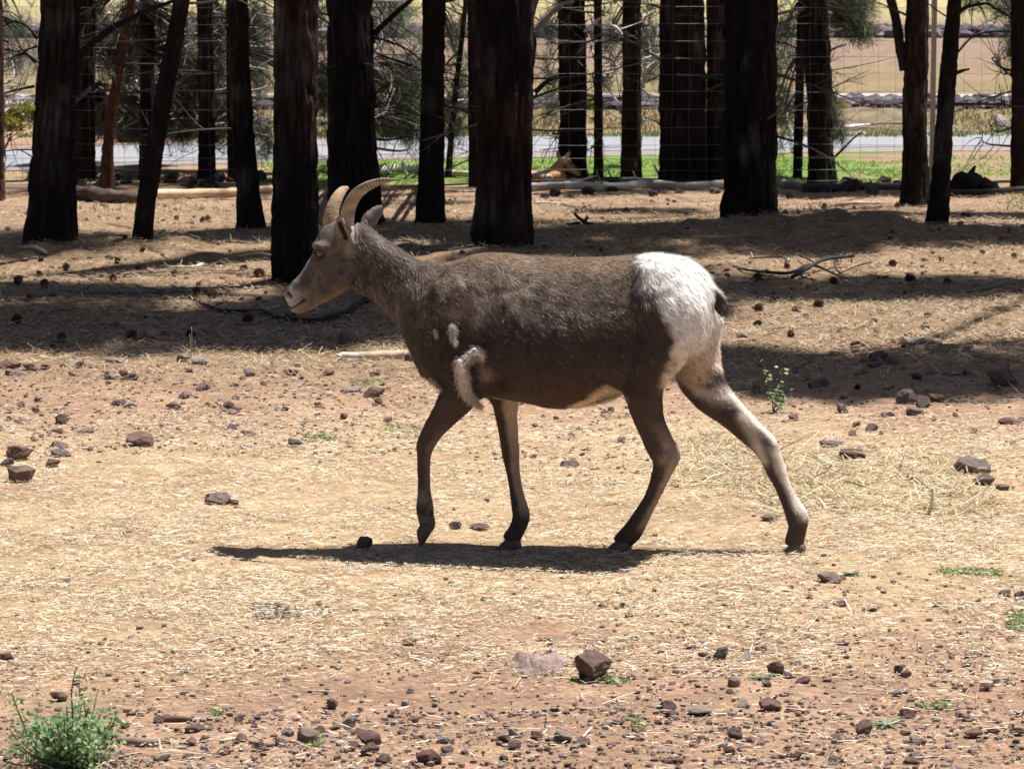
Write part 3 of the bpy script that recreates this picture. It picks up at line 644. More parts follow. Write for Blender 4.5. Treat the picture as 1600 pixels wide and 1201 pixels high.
# ---- shed wool hanging from the coat
def wool(path, n, wid, ln, name='wool_tuft', core=True, droop=.3, label=None):
    pts=[]; 
    for q in path:
        h, n_ = hit(*q)
        pts.append((h if h is not None else S(q[0], q[1], -.13)) - LN*.012)
    Pw = resample(np.array(pts), 40); k = rng.uniform(0, 39, n); i = k.astype(int); fr = (k-i)[:,None]; i2 = np.minimum(i+1, 39)
    T = unit(np.gradient(Pw, axis=0)); base = Pw[i]*(1-fr)+Pw[i2]*fr; w = np.interp(k/39, np.linspace(0,1,len(wid)), wid)*MPX
    off = rng.normal(size=(n,3)); off -= LN*np.abs(off@LN)[:,None]*.3; off = unit(off)*rng.random((n,1))**.6*w[:,None]; off -= (off@LN)[:,None]*LN*.45
    D = unit(T[i]*.8 + off/(w[:,None]+1e-9)*.55 + rng.normal(0,.45,(n,3)) + np.array([0,0,-droop])); sd = unit(np.cross(D, rng.normal(size=(n,3))))
    c = np.array([.68,.61,.555])*rng.uniform(.55,1.15,(n,1)); m = MB()
    if core: tube(m, Pw, np.interp(np.linspace(0,1,40), np.linspace(0,1,len(wid)), wid)*MPX*.75, 12, (.70,.62,.56), .6, 160., flat=1.0)
    ribbons(m, base+off, D, ln*rng.uniform(.5,1.3,n), .0009, sd, c, .25, .3)
    o = obj(name, m.mesh(name, M['wool']), ewe)
    if label: o['label'] = label
    return o
wool([(754,562),(752,552),(744,549),(735,556),(728,563)], 1700, [5,8,9,8,6], .017, label='end of the curled tuft of shed wool behind the shoulder')
wool([(716,562),(721,574),(724,590),(727,606),(736,618),(750,632)], 3000, [8,11,11,7,4,2], .019, label='large curled tuft of shed wool hanging behind the shoulder')
wool([(707,506),(710,515),(709,522),(712,534)], 900, [4,6,4,1.5], .015, core=False, label='small tuft of shed wool on the shoulder')
wool([(681,514),(683,524)], 260, [2.6,2], .009, core=False, label='tiny tuft of shed wool near the neck')
wool([(672,590),(684,600),(690,606)], 250, [3,3,2], .014, core=False, label='pale hair fringe under the chest')
# ------------------------------------------------------------ trees
def trunk_mesh(pts, base_y, height, flare, tint, seed, seg, lean_keep=.35, char=.0):
    """pts: (px, py, width px) from the foot up to the top edge of the photo"""
    bx = pts[0][0]; Yd = G(bx, base_y)[1]; q = np.array([list(Dp(a, b, Yd)) for a, b, w in pts])
    sc = FPX/np.linalg.norm(G(bx, base_y)-CO); rad = np.array([w/sc/2 for a,b,w in pts]); q[0][2] = -.06
    top = q[-1]; dirv = unit(q[-1]-q[-2]); P = [list(p) for p in q]; Rr = list(rad)
    zs = np.linspace(top[2]+.8, height, 8)
    for z in zs: 
        f = (z-top[2]); P.append([top[0]+dirv[0]/max(dirv[2],.3)*f*lean_keep, top[1]+.02*f, z]); Rr.append(rad[-1]*max(.08, 1-f/(height-top[2])*.92))
    P, Rr = np.array(P), np.array(Rr)
    zz = np.concatenate([np.linspace(-.06, .35, 26), np.linspace(.37, 2.3, 100), np.linspace(2.4, height, 24)])
    cx = np.interp(zz, P[:,2], P[:,0]); cy = np.interp(zz, P[:,2], P[:,1]); rr = np.interp(zz, P[:,2], Rr)
    ker = np.array([1,2,3,2,1])/9.
    for arr in (cx, cy, rr):
        e = np.pad(arr, 2, mode='edge'); arr[:] = np.convolve(e, ker, 'valid')
    th = np.linspace(0, 2*np.pi, seg, endpoint=False); n = len(zz)
    TH, ZZ = np.meshgrid(th, zz); rg = rr[:,None]
    lob = 1.35*flare*np.exp(-np.maximum(ZZ,0)/.12)*(1+.55*np.cos(TH*(3+seed%3)+seed)+.25*np.cos(TH*7+seed*2))
    nx = np.stack([np.cos(TH)*1.0, np.sin(TH)*1.0, ZZ*.55/np.maximum(rg,.05)*.25], -1).reshape(-1,3)
    fur = 1-np.abs(fbm(nx*3.4+seed*5.1, 3)).reshape(n,seg)*2.6; pl = fbm(np.stack([np.cos(TH)*2.6,np.sin(TH)*2.6,ZZ*5.5],-1).reshape(-1,3)+seed, 3).reshape(n,seg)
    fine = fbm(np.stack([np.cos(TH)*9,np.sin(TH)*9,ZZ*14],-1).reshape(-1,3)+seed*2, 3).reshape(n,seg)
    disp = -.17*np.clip(fur,0,1)**2 + .09*pl + .08*fine
    r = rg*(1+lob+disp)
    V = np.stack([cx[:,None]+r*np.cos(TH), cy[:,None]+r*np.sin(TH), ZZ], -1).reshape(-1,3)
    i = np.arange(n-1)[:,None]*seg; j = np.arange(seg)[None,:]
    Q = np.stack([i+j, i+(j+1)%seg, i+seg+(j+1)%seg, i+seg+j], -1).reshape(-1,4)
    red = np.clip(.5+1.4*fbm(V*np.array([2.2,2.2,1.3])+seed, 3), 0, 1)*tint[1]
    c = lerp(np.array(tint[0])*.9, (.135,.075,.055), red); c = lerp(c, (.21,.18,.165), np.clip(fbm(V*np.array([7,7,3.5])+seed*3,4)-.10,0,1)*1.4); c = lerp(c, np.array([.018,.014,.013]), np.clip(fur.ravel(),0,1)*.7)
    c = c*.72; c = lerp(c, (.012,.010,.010), char*(1-sstep(.55, 1.0, V[:,2]+.25*fbm(V*4,2))))
    return V, Q, c, np.stack([cx, cy, zz, rr], -1), Yd
NEEDLE = [(.085,.115,.055),(.10,.125,.07),(.07,.10,.045),(.13,.14,.085)]
def tufts(mb, centers, nb, ln, wd, tone, up=.25, spread=1.0):
    n = len(centers); ax = unit(rng.normal(size=(n,3))*spread+np.array([0,0,up])); P0 = np.repeat(centers, nb, 0)
    D = unit(np.repeat(ax, nb, 0)*.55 + unit(rng.normal(size=(n*nb,3)))); sd = unit(np.cross(D, rng.normal(size=(n*nb,3))))
    t = np.array(tone)[rng.integers(0,len(tone),n)]*rng.uniform(.6,1.5,(n,1)); t = np.repeat(t, nb, 0)*rng.uniform(.8,1.2,(n*nb,1))
    ribbons(mb, P0, D, ln*rng.uniform(.7,1.2,n*nb), wd, sd, t, .1, .35)
def dead_branch(P0, az, up, L, r0, seed, tone, twigs=5, curve=.5):
    r = np.random.default_rng(seed); m = MB(); n = 14; s = np.linspace(0,1,n)
    d = np.array([math.cos(az)*math.cos(up), math.sin(az)*math.cos(up), math.sin(up)]); cv = r.normal(size=3)*curve*np.array([1,1,.8])
    P = P0 + d*L*s[:,None] + cv*L*(s[:,None]**2)*.4; rad = r0*(1-.8*s); tube(m, P, rad, 7, tone, .15, 60.)
    for k in range(twigs):
        q = r.integers(4, n-1); dd = unit(d + r.normal(size=3)*.9); l2 = L*r.uniform(.18,.5); s2 = np.linspace(0,1,7)[:,None]; c2 = r.normal(size=3)*.5
        Pt = P[q] + dd*l2*s2 + c2*l2*s2**2*.4; tube(m, Pt, rad[q]*.6*(1-.75*s2[:,0]), 5, tone)
        if r.random() < .6:
            d3 = unit(dd + r.normal(size=3)*.8); Pt2 = Pt[3] + d3*l2*.5*s2; tube(m, Pt2, rad[q]*.3*(1-.7*s2[:,0]), 4, tone)
    return m
TR = {}
def tree(key, label, base_y, pts, height, tint=((.040,.030,.026),.5), flare=.25, seg=72, name='pine_tree', cat='tree', nb=4, char=0., lean_keep=.35, group='pine trees of the grove', tone=None):
    seed = len(TR)+3; V, Q, c, ax, Yd = trunk_mesh(pts, base_y, height, flare, tint, seed, seg, lean_keep, char)
    g = G(pts[0][0], base_y); root = empty(name, (g[0], g[1], 0)); tag(root, label, cat, group)
    obj('trunk', mesh_np('trunk', V, Q, c, True, M['bark']), root)
    TR[key] = dict(root=root, ax=ax, Y=Yd, seed=seed, clusters=[])
    rs = np.random.default_rng(seed*13)
    for k in range(nb):
        z = rs.uniform(.55, 1.75); a = np.array([np.interp(z, ax[:,2], ax[:,c_]) for c_ in (0,1)]); rr = np.interp(z, ax[:,2], ax[:,3])
        az = rs.choice([0, math.pi])+rs.normal(0,.6); P0 = np.array([a[0]+math.cos(az)*rr*.9, a[1]+math.sin(az)*rr*.9, z])
        t = (.20,.175,.155) if rs.random() < .3 else (.075,.06,.052)
        obj('dead_branch', dead_branch(P0, az, rs.uniform(-.3,.5), rs.uniform(.25,.85), rs.uniform(.005,.011), seed*50+k, t, 5).mesh('dead_branch', M['wood']), root)
    return root
DK = ((.036,.029,.027),.25); RD = ((.042,.030,.025),.85); LT = ((.20,.105,.06),.35)  # LT: lighter orange bark, sun dapples put into the tint
T_ = tree
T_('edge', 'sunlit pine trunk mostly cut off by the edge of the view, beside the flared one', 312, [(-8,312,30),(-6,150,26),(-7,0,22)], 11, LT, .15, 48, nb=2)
T_('two', 'thick dark pine trunk with a broad flared foot, nearest the sunlit edge trunk', 396, [(78,396,80),(82,300,74),(86,200,66),(91,100,64),(94,0,62)], 14, DK, .18, 96, nb=5)
T_('three', 'reddish brown pine trunk half hidden behind the thick flared one', 279, [(131,279,34),(132,150,32),(135,0,30)], 12, RD, .1, 56, nb=3)
T_('four', 'thin bent pine trunk with a sun dappled orange brown middle, behind the wires', 301, [(166,301,22),(168,235,18),(176,160,17),(188,100,15),(200,40,14),(206,0,14)], 8, LT, .2, 40, nb=4)
T_('five', 'straight brown pine trunk crossed by the leaning dark one', 281, [(230,281,26),(230,150,24),(230,0,25)], 12, RD, .12, 48, nb=4)
T_('six', 'slender dark trunk leaning across the fence, in front of the peeled log', 405, [(219,405,30),(226,330,30),(240,240,30),(256,150,29),(270,80,28),(284,0,26)], 9, ((.045,.036,.033),.35), .18, 64, nb=2)
T_('seven', 'slim brown pine trunk with sunlit twigs down one side, behind the peeled log', 281, [(324,281,27),(322,150,26),(320,0,25)], 12, RD, .12, 48, nb=6)
T_('eight', 'reddish trunk peeping out behind the curved dark one', 283, [(366,283,20),(364,150,20),(362,0,19)], 11, RD, .1, 40, nb=3)
T_('nine', 'dark trunk curving outward at its foot beside the end of the peeled log', 357, [(394,357,40),(386,280,36),(378,180,34),(374,90,33),(372,0,33)], 12, DK, .16, 64, nb=4)
T_('ten', 'thick charred pine trunk standing right behind the face of the ewe', 447, [(461,447,76),(461,330,73),(462,200,70),(463,90,69),(464,0,69)], 15, ((.035,.027,.026),.8), .06, 112, char=.8, nb=0)
T_('eleven', 'broad black trunk directly behind the horns of the ewe', 352, [(556,352,84),(552,270,80),(549,180,76),(548,90,74),(546,0,71)], 15, DK, .1, 96, nb=5)
T_('twelve', 'medium dark trunk between the broad black one and the reddish plated one', 355, [(672,355,46),(674,280,41),(676,180,38),(677,90,36),(678,0,36)], 13, DK, .12, 72, nb=5)
T_('thirteen', 'thin leaning sapling stem with bare twigs behind the medium dark trunk', 277, [(700,277,11),(706,200,10),(716,110,9),(724,40,8),(728,0,8)], 6, RD, .1, 24, nb=7)
T_('fourteen', 'dark trunk almost hidden behind the reddish plated trunk', 291, [(745,291,26),(743,150,24),(742,0,24)], 12, DK, .1, 48, nb=4)
T_('fifteen', 'massive pine trunk with reddish bark plates above the back of the ewe', 397, [(785,397,98),(786,320,92),(788,220,88),(791,100,88),(793,0,90)], 16, ((.036,.026,.024),1.0), .07, 112, nb=6)
T_('sixteen', 'dark trunk right behind the resting fawn coloured animal', 281, [(895,281,45),(895,150,44),(893,0,43)], 13, DK, .08, 64, nb=8)
T_('seventeen', 'thinnest straight trunk between two thicker ones past the resting animal', 284, [(935,284,15),(935,150,14),(934,0,13)], 9, RD, .1, 36, nb=7)
T_('eighteen', 'slim straight brown trunk with pale broken branch stubs', 284, [(986,284,34),(987,150,30),(987,0,29)], 12, RD, .08, 56, nb=6)
T_('nineteen', 'wide double looking dark trunk behind the middle of the long log', 288, [(1068,288,76),(1067,150,74),(1065,0,70)], 14, DK, .06, 88, nb=5)
T_('twenty', 'narrow dark trunk in the gap beside the huge black trunk', 287, [(1120,287,32),(1120,150,32),(1120,0,32)], 12, DK, .08, 48, nb=2)
T_('twentyone', 'huge black pine trunk above the white rump of the ewe', 357, [(1173,357,92),(1172,290,86),(1172,180,83),(1172,80,83),(1172,0,82)], 16, ((.028,.024,.024),.15), .10, 104, nb=6)
T_('twentytwo', 'thin black stem close beside a dark trunk on the bright grass', 281, [(1246,281,15),(1249,150,14),(1253,0,14)], 9, DK, .1, 36, nb=4)
T_('twentythree', 'dark trunk with green sprays on its side, rising from the fallen logs', 288, [(1285,288,40),(1282,200,40),(1278,100,42),(1274,0,38)], 13, DK, .14, 64, nb=6)
T_('twentyfour', 'forked brown trunk standing against the pale metal fence post', 322, [(1430,322,46),(1430,260,40),(1430,150,38),(1432,70,37),(1434,0,36)], 13, ((.05,.037,.03),.6), .12, 64, nb=2)
T_('twentyfive', 'slender dark trunk leaning over beside the fence post', 370, [(1460,370,38),(1468,310,31),(1474,230,29),(1480,130,27),(1487,50,24),(1492,0,21)], 10, DK, .16, 64, nb=3)
T_('twentysix', 'dark trunk at the far end of the fence, cut by the edge of the view', 297, [(1594,297,30),(1594,150,28),(1593,0,27)], 12, DK, .1, 48, nb=5)
# the second stem of the forked trunk, and limbs traced from the photograph
def traced(key, pts, tone, name='limb', mat='bark', twigs=0, depth=0.0):
    t = TR[key]; Y = t['Y'] + depth; P = np.array([Dp(a,b,Y) for a,b,w in pts]); sc = FPX/Y
    Q_, w = resample(P, 22, np.array([c for a,b,c in pts])/sc/2); m = MB(); tube(m, Q_, w, 9, tone, .18, 50.)
    r = np.random.default_rng(int(pts[0][0]))
    for k in range(twigs):
        i = r.integers(5, 21); dd = unit(r.normal(size=3)+(Q_[i]-Q_[i-1])*12); l = r.uniform(.08,.28); s2 = np.linspace(0,1,6)[:,None]
        tube(m, Q_[i]+dd*l*s2+r.normal(size=3)*.3*l*s2**2, w[i]*.45*(1-.7*s2[:,0]), 5, tone)
    return obj(name, m.mesh(name, M[mat]), t['root'])
BL = (.035,.028,.026); GR = (.24,.21,.19); WH = (.72,.68,.62)  # WH puts the sun on dead branches into a whiter tone
traced('twentyfour', [(1414,110,17),(1406,70,16),(1400,30,15),(1392,0,14),(1372,-90,12),(1350,-220,9)], BL, 'fork_stem')
traced('two', [(112,98,15),(140,72,12),(175,45,10),(215,24,8),(262,5,6),(330,-25,4)], BL)
traced('two', [(112,160,9),(130,148,8),(143,136,6)], GR)
for p in [[(58,62,4),(40,40,3),(20,34,3),(4,42,2)],[(56,98,4),(36,84,3),(16,92,2.5)],[(54,135,5),(30,140,3),(8,146,2)],[(58,72,3),(40,80,2.5),(20,96,2)]]: traced('two', p, BL, 'dead_branch', 'wood', 4, .3)
traced('eleven', [(584,54,11),(600,38,9),(622,18,8),(650,-6,7),(700,-40,5)], BL)
traced('eleven', [(582,58,4),(610,66,3.5),(640,80,3),(660,96,2)], BL, 'dead_branch', 'wood', 3)
for p in [[(586,82,5),(610,92,4),(634,100,4),(656,108,3)],[(586,145,4),(600,136,3),(613,128,2)],[(590,187,3),(606,180,2.5),(624,178,2),(648,182,1.5)]]: traced('eleven', p, BL, 'dead_branch', 'wood', 4, .2)
traced('twelve', [(656,108,5),(645,92,4),(628,86,3)], WH, 'dead_branch', 'wood', 1, .3)
traced('fifteen', [(836,48,12),(858,24,10),(876,8,7),(897,2,5)], GR, 'dead_branch', 'wood', 2)
traced('fifteen', [(836,145,9),(852,130,7),(868,121,5)], BL, 'dead_branch', 'wood', 2)
for p, t in [([(912,50,4),(925,40,5),(938,28,3)],WH),([(952,38,3),(963,44,6),(972,55,4)],WH),([(948,124,5),(952,140,3),(962,156,3),(970,164,2)],WH),([(1004,138,7),(1007,122,6),(1014,106,5)],WH),
             ([(1005,80,3),(1022,86,5),(1038,98,4)],GR),([(1004,32,6),(1010,26,5),(1018,22,3)],WH),([(1012,6,4),(1032,12,7),(1044,20,5)],GR),([(1006,183,2.5),(1026,190,3),(1042,205,4)],GR)]:
    traced('eighteen' if p[0][0] > 960 else 'seventeen', p, t, 'dead_branch', 'wood', 1, -.2)
for p in [[(1216,22,5),(1245,16,5),(1280,16,5),(1300,22,3)],[(1216,44,4),(1236,30,4),(1250,20,3)],[(1300,20,4),(1288,36,3),(1300,48,3),(1316,45,2)]]: traced('twentythree', p, GR, 'dead_branch', 'wood', 3)
for p in [[(1296,80,4),(1308,74,3),(1322,70,2)],[(1300,250,4),(1318,232,4),(1335,215,3),(1348,206,2)],[(1302,215,6),(1312,200,5),(1320,188,3)]]: traced('twentythree', p, BL if p[0][0]<1301 else GR, 'dead_branch', 'wood', 2)
traced('twentyfive', [(1490,28,8),(1505,14,7),(1525,8,5),(1542,6,4),(1568,22,3),(1590,30,2)], BL, 'limb', 'bark', 5)
traced('twentyfive', [(1484,98,4),(1500,78,3.5),(1520,58,3),(1545,50,2.5),(1580,50,2)], BL, 'dead_branch', 'wood', 6)
traced('twentyfive', [(1488,118,7),(1500,112,6),(1515,108,3)], BL, 'dead_branch', 'wood', 0)
traced('twentysix', [(1586,112,5),(1570,108,4),(1556,100,3)], BL, 'dead_branch', 'wood', 4)
traced('seven', [(352,148,5),(357,158,6),(361,168,4)], WH, 'dead_branch', 'wood', 0)
traced('three', [(126,50,3),(150,38,4),(172,20,5)], WH, 'dead_branch', 'wood', 2)

# ---- green sprays that hang into view
def sprays(key, spots, tone=NEEDLE, ln=.13, wd=.0032, dens=1.0, branch=True):
    t = TR[key]; mb = MB(); bmb = MB()
    for px, py, rx, ry, Y in spots:
        s = FPX/Y; n = int(max(14, rx*ry*.13*dens)); c = Dp(px, py, Y)
        o = rng.normal(size=(n,3))*np.array([rx/s, .25, ry/s])*.55; k = fbm((c+o)*3.2, 2) > -.18; o = o[k]
        tufts(mb, c+o, 22, ln, wd, tone)
        if branch:
            z = min(2.6, c[2]+.35); a = np.array([np.interp(z, t['ax'][:,2], t['ax'][:,0]), np.interp(z, t['ax'][:,2], t['ax'][:,1]), z])
            for e in o[::6]: tube(bmb, resample(np.array([a, a*.5+(c+e)*.5+np.array([0,0,.06]), c+e]), 9), np.linspace(.010,.003,9), 5, (.07,.055,.048))
    obj('foliage', mb.mesh('foliage', M['needle']), t['root'])['kind'] = 'stuff'
    if branch: obj('branch', bmb.mesh('branch', M['wood']), t['root'])
GG = [(.12,.145,.09),(.15,.165,.115),(.08,.10,.06),(.17,.18,.135)]
sprays('eleven', [(612,30,26,28,29.3),(640,70,20,40,29.3),(618,150,32,34,29.2),(640,190,20,26,29.0),(600,180,18,24,29),(650,130,16,40,29)], [(.19,.22,.14),(.23,.26,.18),(.14,.17,.10),(.27,.29,.22)], dens=3.0)
sprays('twelve', [(715,60,18,50,28.5),(716,150,14,50,28.5),(708,190,18,26,28.3)], GG, dens=.7)
sprays('sixteen', [(855,50,16,30,29),(858,110,14,30,29),(860,160,10,20,29)], GG, dens=.8)
sprays('eighteen', [(955,60,12,45,29.4),(1016,60,12,50,29.4),(1018,100,10,30,29.2),(950,120,10,20,29.2)], GG, dens=.8)
sprays('three', [(150,60,24,44,29.5),(188,110,30,44,29.2),(176,180,26,26,28.6),(205,200,16,18,28.6),(140,130,14,40,28.8)], GG, dens=1.7)
sprays('five', [(276,180,26,36,28.4),(300,120,16,50,28.6),(256,60,14,50,28.8),(292,205,22,12,28.2),(212,60,12,50,29)], GG, dens=1.7)
sprays('seven', [(342,120,10,80,28.4),(345,200,10,30,28.2),(345,40,10,40,28.5)], GG, dens=1.7)
sprays('eight', [(404,60,12,60,28.6),(406,160,12,60,28.4),(504,130,8,90,28.4),(415,215,10,20,28.2),(502,40,6,40,28.4)], GG, dens=1.7)
sprays('four', [(190,60,26,40,30),(150,190,22,20,29.5),(232,190,18,28,29.2),(300,60,16,40,29.4),(270,110,16,40,29.4),(120,30,14,30,29.6)], [(.07,.085,.055),(.10,.11,.08),(.05,.06,.04)], dens=2.2)
sprays('edge', [(20,30,26,30,31),(45,70,16,40,31),(20,100,18,20,31)], GG, dens=.6)
sprays('twentythree', [(1335,14,34,16,27.6),(1345,50,18,14,27.4),(1320,35,22,16,27.5),(1300,172,8,30,27),(1308,205,10,14,27),(1318,10,30,14,27.6)], NEEDLE, dens=1.3)
sprays('twentytwo', [(1222,60,14,60,28),(1224,140,12,50,28),(1222,200,10,24,28)], NEEDLE, dens=.8)
sprays('twentysix', [(1570,14,26,14,27),(1582,70,12,40,27),(1520,4,30,8,27)], NEEDLE, dens=.7)
# more cluttered limbs of the pines between the fence and the road
for key, n_, x0, x1 in [('three',18,118,215),('five',20,215,305),('seven',18,300,365),('eight',18,395,430),('thirteen',13,690,745),('sixteen',13,845,900),('seventeen',11,915,975),('eighteen',11,975,1030),('twentytwo',12,1215,1260),('twentysix',10,1520,1590),('eleven',14,585,660),('edge',9,0,60)]:
    t = TR[key]; rs = np.random.default_rng(len(key)*7+n_)
    for k in range(n_):
        p = Dp(rs.uniform(x0,x1), rs.uniform(-10,225), t['Y']+rs.uniform(.2,1.6) if key != 'edge' else 30.); a = np.array([np.interp(p[2],t['ax'][:,2],t['ax'][:,0]), np.interp(p[2],t['ax'][:,2],t['ax'][:,1]), p[2]-rs.uniform(-.2,.25)])
        m = MB(); q = resample(np.array([a, a*.5+p*.5+rs.normal(0,.08,3), p+rs.normal(0,.05,3)]), 12); tn = [BL,BL,GR,(.30,.27,.25),(.5,.46,.42)][rs.integers(5)]; tube(m, q, np.linspace(rs.uniform(.008,.016),.003,12), 6, tn)
        for w in range(7):
            i = rs.integers(3,12); d = unit(unit(p-a)+rs.normal(0,.8,3)); l = rs.uniform(.12,.4); s2 = np.linspace(0,1,6)[:,None]; tube(m, q[i]+d*l*s2+rs.normal(0,.4,3)*l*s2**2, .0045*(1-.6*s2[:,0]), 5, tn)
        obj('dead_branch', m.mesh('dead_branch', M['wood']), t['root'])
# ---- a pine just outside the view whose crown shades the stony strip behind the ewe
def tree_xyz(key, label, x, y, r, height):
    pts=[]; g = np.array([x,y,0]); seed = len(TR)+3
    V, Q, c, ax, Yd = trunk_mesh([(proj(np.array([[x,y,0]]))[0][0], proj(np.array([[x,y,0]]))[0][1], 2*r*FPX/y), (proj(np.array([[x,y,0]]))[0][0], -5, 2*r*FPX/y*.9)], proj(np.array([[x,y,0]]))[0][1], height, .15, DK, seed, 48)
    root = empty('pine_tree', (x, y, 0)); tag(root, label, 'tree', 'pine trees of the grove'); obj('trunk', mesh_np('trunk', V, Q, c, True, M['bark']), root)
    TR[key] = dict(root=root, ax=ax, Y=Yd, seed=seed)
tree_xyz('off', 'pine standing just outside the view past the stony strip', 4.3, 15.4, .16, 13)
tree_xyz('offb', 'pine standing just outside the view beside the pine cones', -3.9, 15.2, .15, 13)

for k_, (x_, y_, r_, l_) in enumerate([(5.7,18.8,.17,'thick pine standing outside the view beyond the last leaning trunk'),(-5.4,18.2,.18,'thick pine standing outside the view past the sunlit edge trunk'),(5.6,27.6,.14,'pine standing outside the view behind the far end of the fence'),(-6.4,26.8,.13,'pine standing outside the view by the near end of the fence'),(7.6,23.0,.2,'broad pine standing well outside the view past the rotten stump')]):
    tree_xyz('out%d' % k_, l_, x_, y_, r_, 13)

# ---- crowns overhead: clusters of needle sprays on limbs, where the trees really shade the ground
SL = np.array([SUN.x/SUN.z, SUN.y/SUN.z])
CROWN = {}
def shade(key, px, py, rx, ry, H, cov=2.3, thick=.9):
    g = G(px, py); s = FPX/g[1]; ax_ = rx/s; ay_ = (G(px, py-ry)[1]-G(px, py+ry)[1])/2
    CROWN.setdefault(key, []).append((g[0]+SL[0]*H, g[1]+SL[1]*H, H, ax_, ay_, thick, cov))
for a in [('offb',-90,515,330,42,8.5),('offb',90,505,180,40,7.5),('six',230,520,190,36,7.2),('ten',400,505,150,44,8.0),('ten',540,470,120,66,8.4),('ten',470,520,140,32,7.0),('ten',640,500,90,40,7.6),
          ('two',40,380,150,26,8),('two',60,455,150,14,7.5),('two',200,462,160,10,7.0),('nine',320,382,120,27,7.5),('nine',420,375,60,28,7.8),
          ('eleven',560,370,90,30,9),('twelve',690,372,110,24,8),('fifteen',820,385,120,22,9.5),('fifteen',980,368,150,22,8.6),('fifteen',760,440,120,40,9.0),('fifteen',1040,455,110,50,9.6),
          ('twentyone',1180,378,120,24,9.4),('twentyone',1290,386,90,20,8.8),('twentyone',1190,450,70,20,8.2),('twentyfive',1440,379,150,15,7.6),('twentyfive',1590,376,110,15,7.9),
          ('twentyfive',1450,446,180,16,7.0),('off',1640,450,120,16,8.6),('off',1300,590,210,40,7.6),('off',1500,588,190,42,8.4),('off',1720,580,200,50,8.8),('off',1180,575,90,34,7.0),
          ('twentyfour',1420,304,150,6,8.5),('twentyfour',1330,336,130,5,8.0),('twelve',670,318,60,4,8.4),('five',330,372,60,6,8.6),('seven',330,289,100,4,8.4),('twentysix',1540,338,100,6,8),('nineteen',1085,289,80,11,8),('nineteen',1085,270,50,6,9),
          ('eighteen',990,330,100,5,8.5),('twentythree',1260,300,90,9,9)]:
    shade(*a)
# thinner tops so that every pine of the grove carries a crown
for key, t in TR.items():
    ax = t['ax']; zt = ax[-1,2]
    for k in range(3): 
        z = zt-.3-k*1.0
        if t['Y'] > 25: CROWN.setdefault(key, []).append((np.interp(z,ax[:,2],ax[:,0]), np.interp(z,ax[:,2],ax[:,1])+1.5, z, .40, .40, .7, .5)); continue
        CROWN.setdefault(key, []).append((np.interp(z,ax[:,2],ax[:,0]), np.interp(z,ax[:,2],ax[:,1]), z, .35+.16*k, .35+.16*k, .7, 1.0))
for key, cl in CROWN.items():
    t = TR[key]; mb = MB(); ax = t['ax']
    for q, (cx, cy, cz, a, b, h, cov) in enumerate(cl):
        area = math.pi*a*b; n = int(area*cov*150)+6
        u = unit(rng.normal(size=(n,3)))*(rng.random((n,1))**.45)*np.array([a, b, h/2]); cc = np.array([cx,cy,cz]) + u
        cc = cc[fbm(cc*1.6+q, 2) > -.42]
        tufts(mb, cc, 14, .17, .013, NEEDLE)
        if q < 12:
            zt = max(2.0, cz-1.0); r = np.interp(zt, ax[:,2], ax[:,3]); st = np.array([np.interp(zt,ax[:,2],ax[:,0]), np.interp(zt,ax[:,2],ax[:,1]), zt]); lm = MB()
            e = np.array([cx,cy,cz]); d_ = e-st
            if np.linalg.norm(d_[:2]) > .5:
                tube(lm, resample(np.array([st, st+d_*.5+np.array([0,0,-.15]), e]), 12), np.linspace(min(.05, r*.5), .012, 12), 7, (.05,.04,.035), .15, 20.)
                for w in cc[::max(1,len(cc)//10)]: tube(lm, resample(np.array([e-d_*.25, (e+w)/2, w]), 6), np.linspace(.014,.004,6), 5, (.05,.04,.035))
                obj('limb', lm.mesh('limb', M['bark']), t['root'])
    obj('crown', mb.mesh('crown', M['needle']), t['root'])

# ------------------------------------------------------------ fence
FY = G(1454, 291)[1]; fence = empty('wire_fence', (0, FY, 0)); tag(fence, 'tall galvanised woven wire fence running between the pine trunks', 'fence')
zl = [.05,.135,.235,.35,.49,.645,.80,.945,1.085,1.225,1.365,1.505,1.645,1.785,1.925,2.065,2.2]
X0, X1 = -7.2, 7.2; xs = np.linspace(X0, X1, 100)
for k, z in enumerate(zl):
    m = MB(); w = .006*np.sin(xs*2.1+k)+.004*fbm(np.stack([xs*3, xs*0+k*7, xs*0], -1), 2); P = np.stack([xs, FY+.01*np.sin(xs*.8), z+w], -1)
    tube(m, P, .0017, 4, (.22,.22,.22), cap=False); obj('line_wire', m.mesh('line_wire', M['metal']), fence)
m = MB(); zs = np.linspace(0.03, 2.21, 40); tube(m, np.stack([.004*np.sin(zs*9), zs*0, zs], -1), .0012, 4, (.16,.16,.16), cap=False); vw = m.mesh('stay_wire', M['metal'])
for x in np.arange(X0, X1, .145): o = obj('stay_wire', vw, fence); o.location = (x-fence.location[0], .006+.01*math.sin(x*.8), 0)
m = MB()
prof = np.array([[-.022,-.02],[.022,-.02],[.022,-.012],[.005,-.012],[.005,.022],[-.005,.022],[-.005,-.012],[-.022,-.012]])   # T-section steel post
V = np.array([[p[0],p[1],z] for z in (-.2,2.35) for p in prof]); m.add(V, None, [[i,(i+1)%8,8+(i+1)%8,8+i] for i in range(8)], (.40,.36,.31))
m.add(V[8:], [[0,1,2],[0,2,7],[3,4,5],[3,5,6],[3,6,7],[3,7,2]], None, (.40,.36,.31))
pm = m.mesh('post', M['metal'], False)
gp = [(1454-800)/FPX*FY, FY]
for x in (gp[0]-7.3, gp[0], gp[0]+7.3):
    if abs(x) < 7.3: o = obj('post', pm, fence); o.location = (x, -.035, 0)

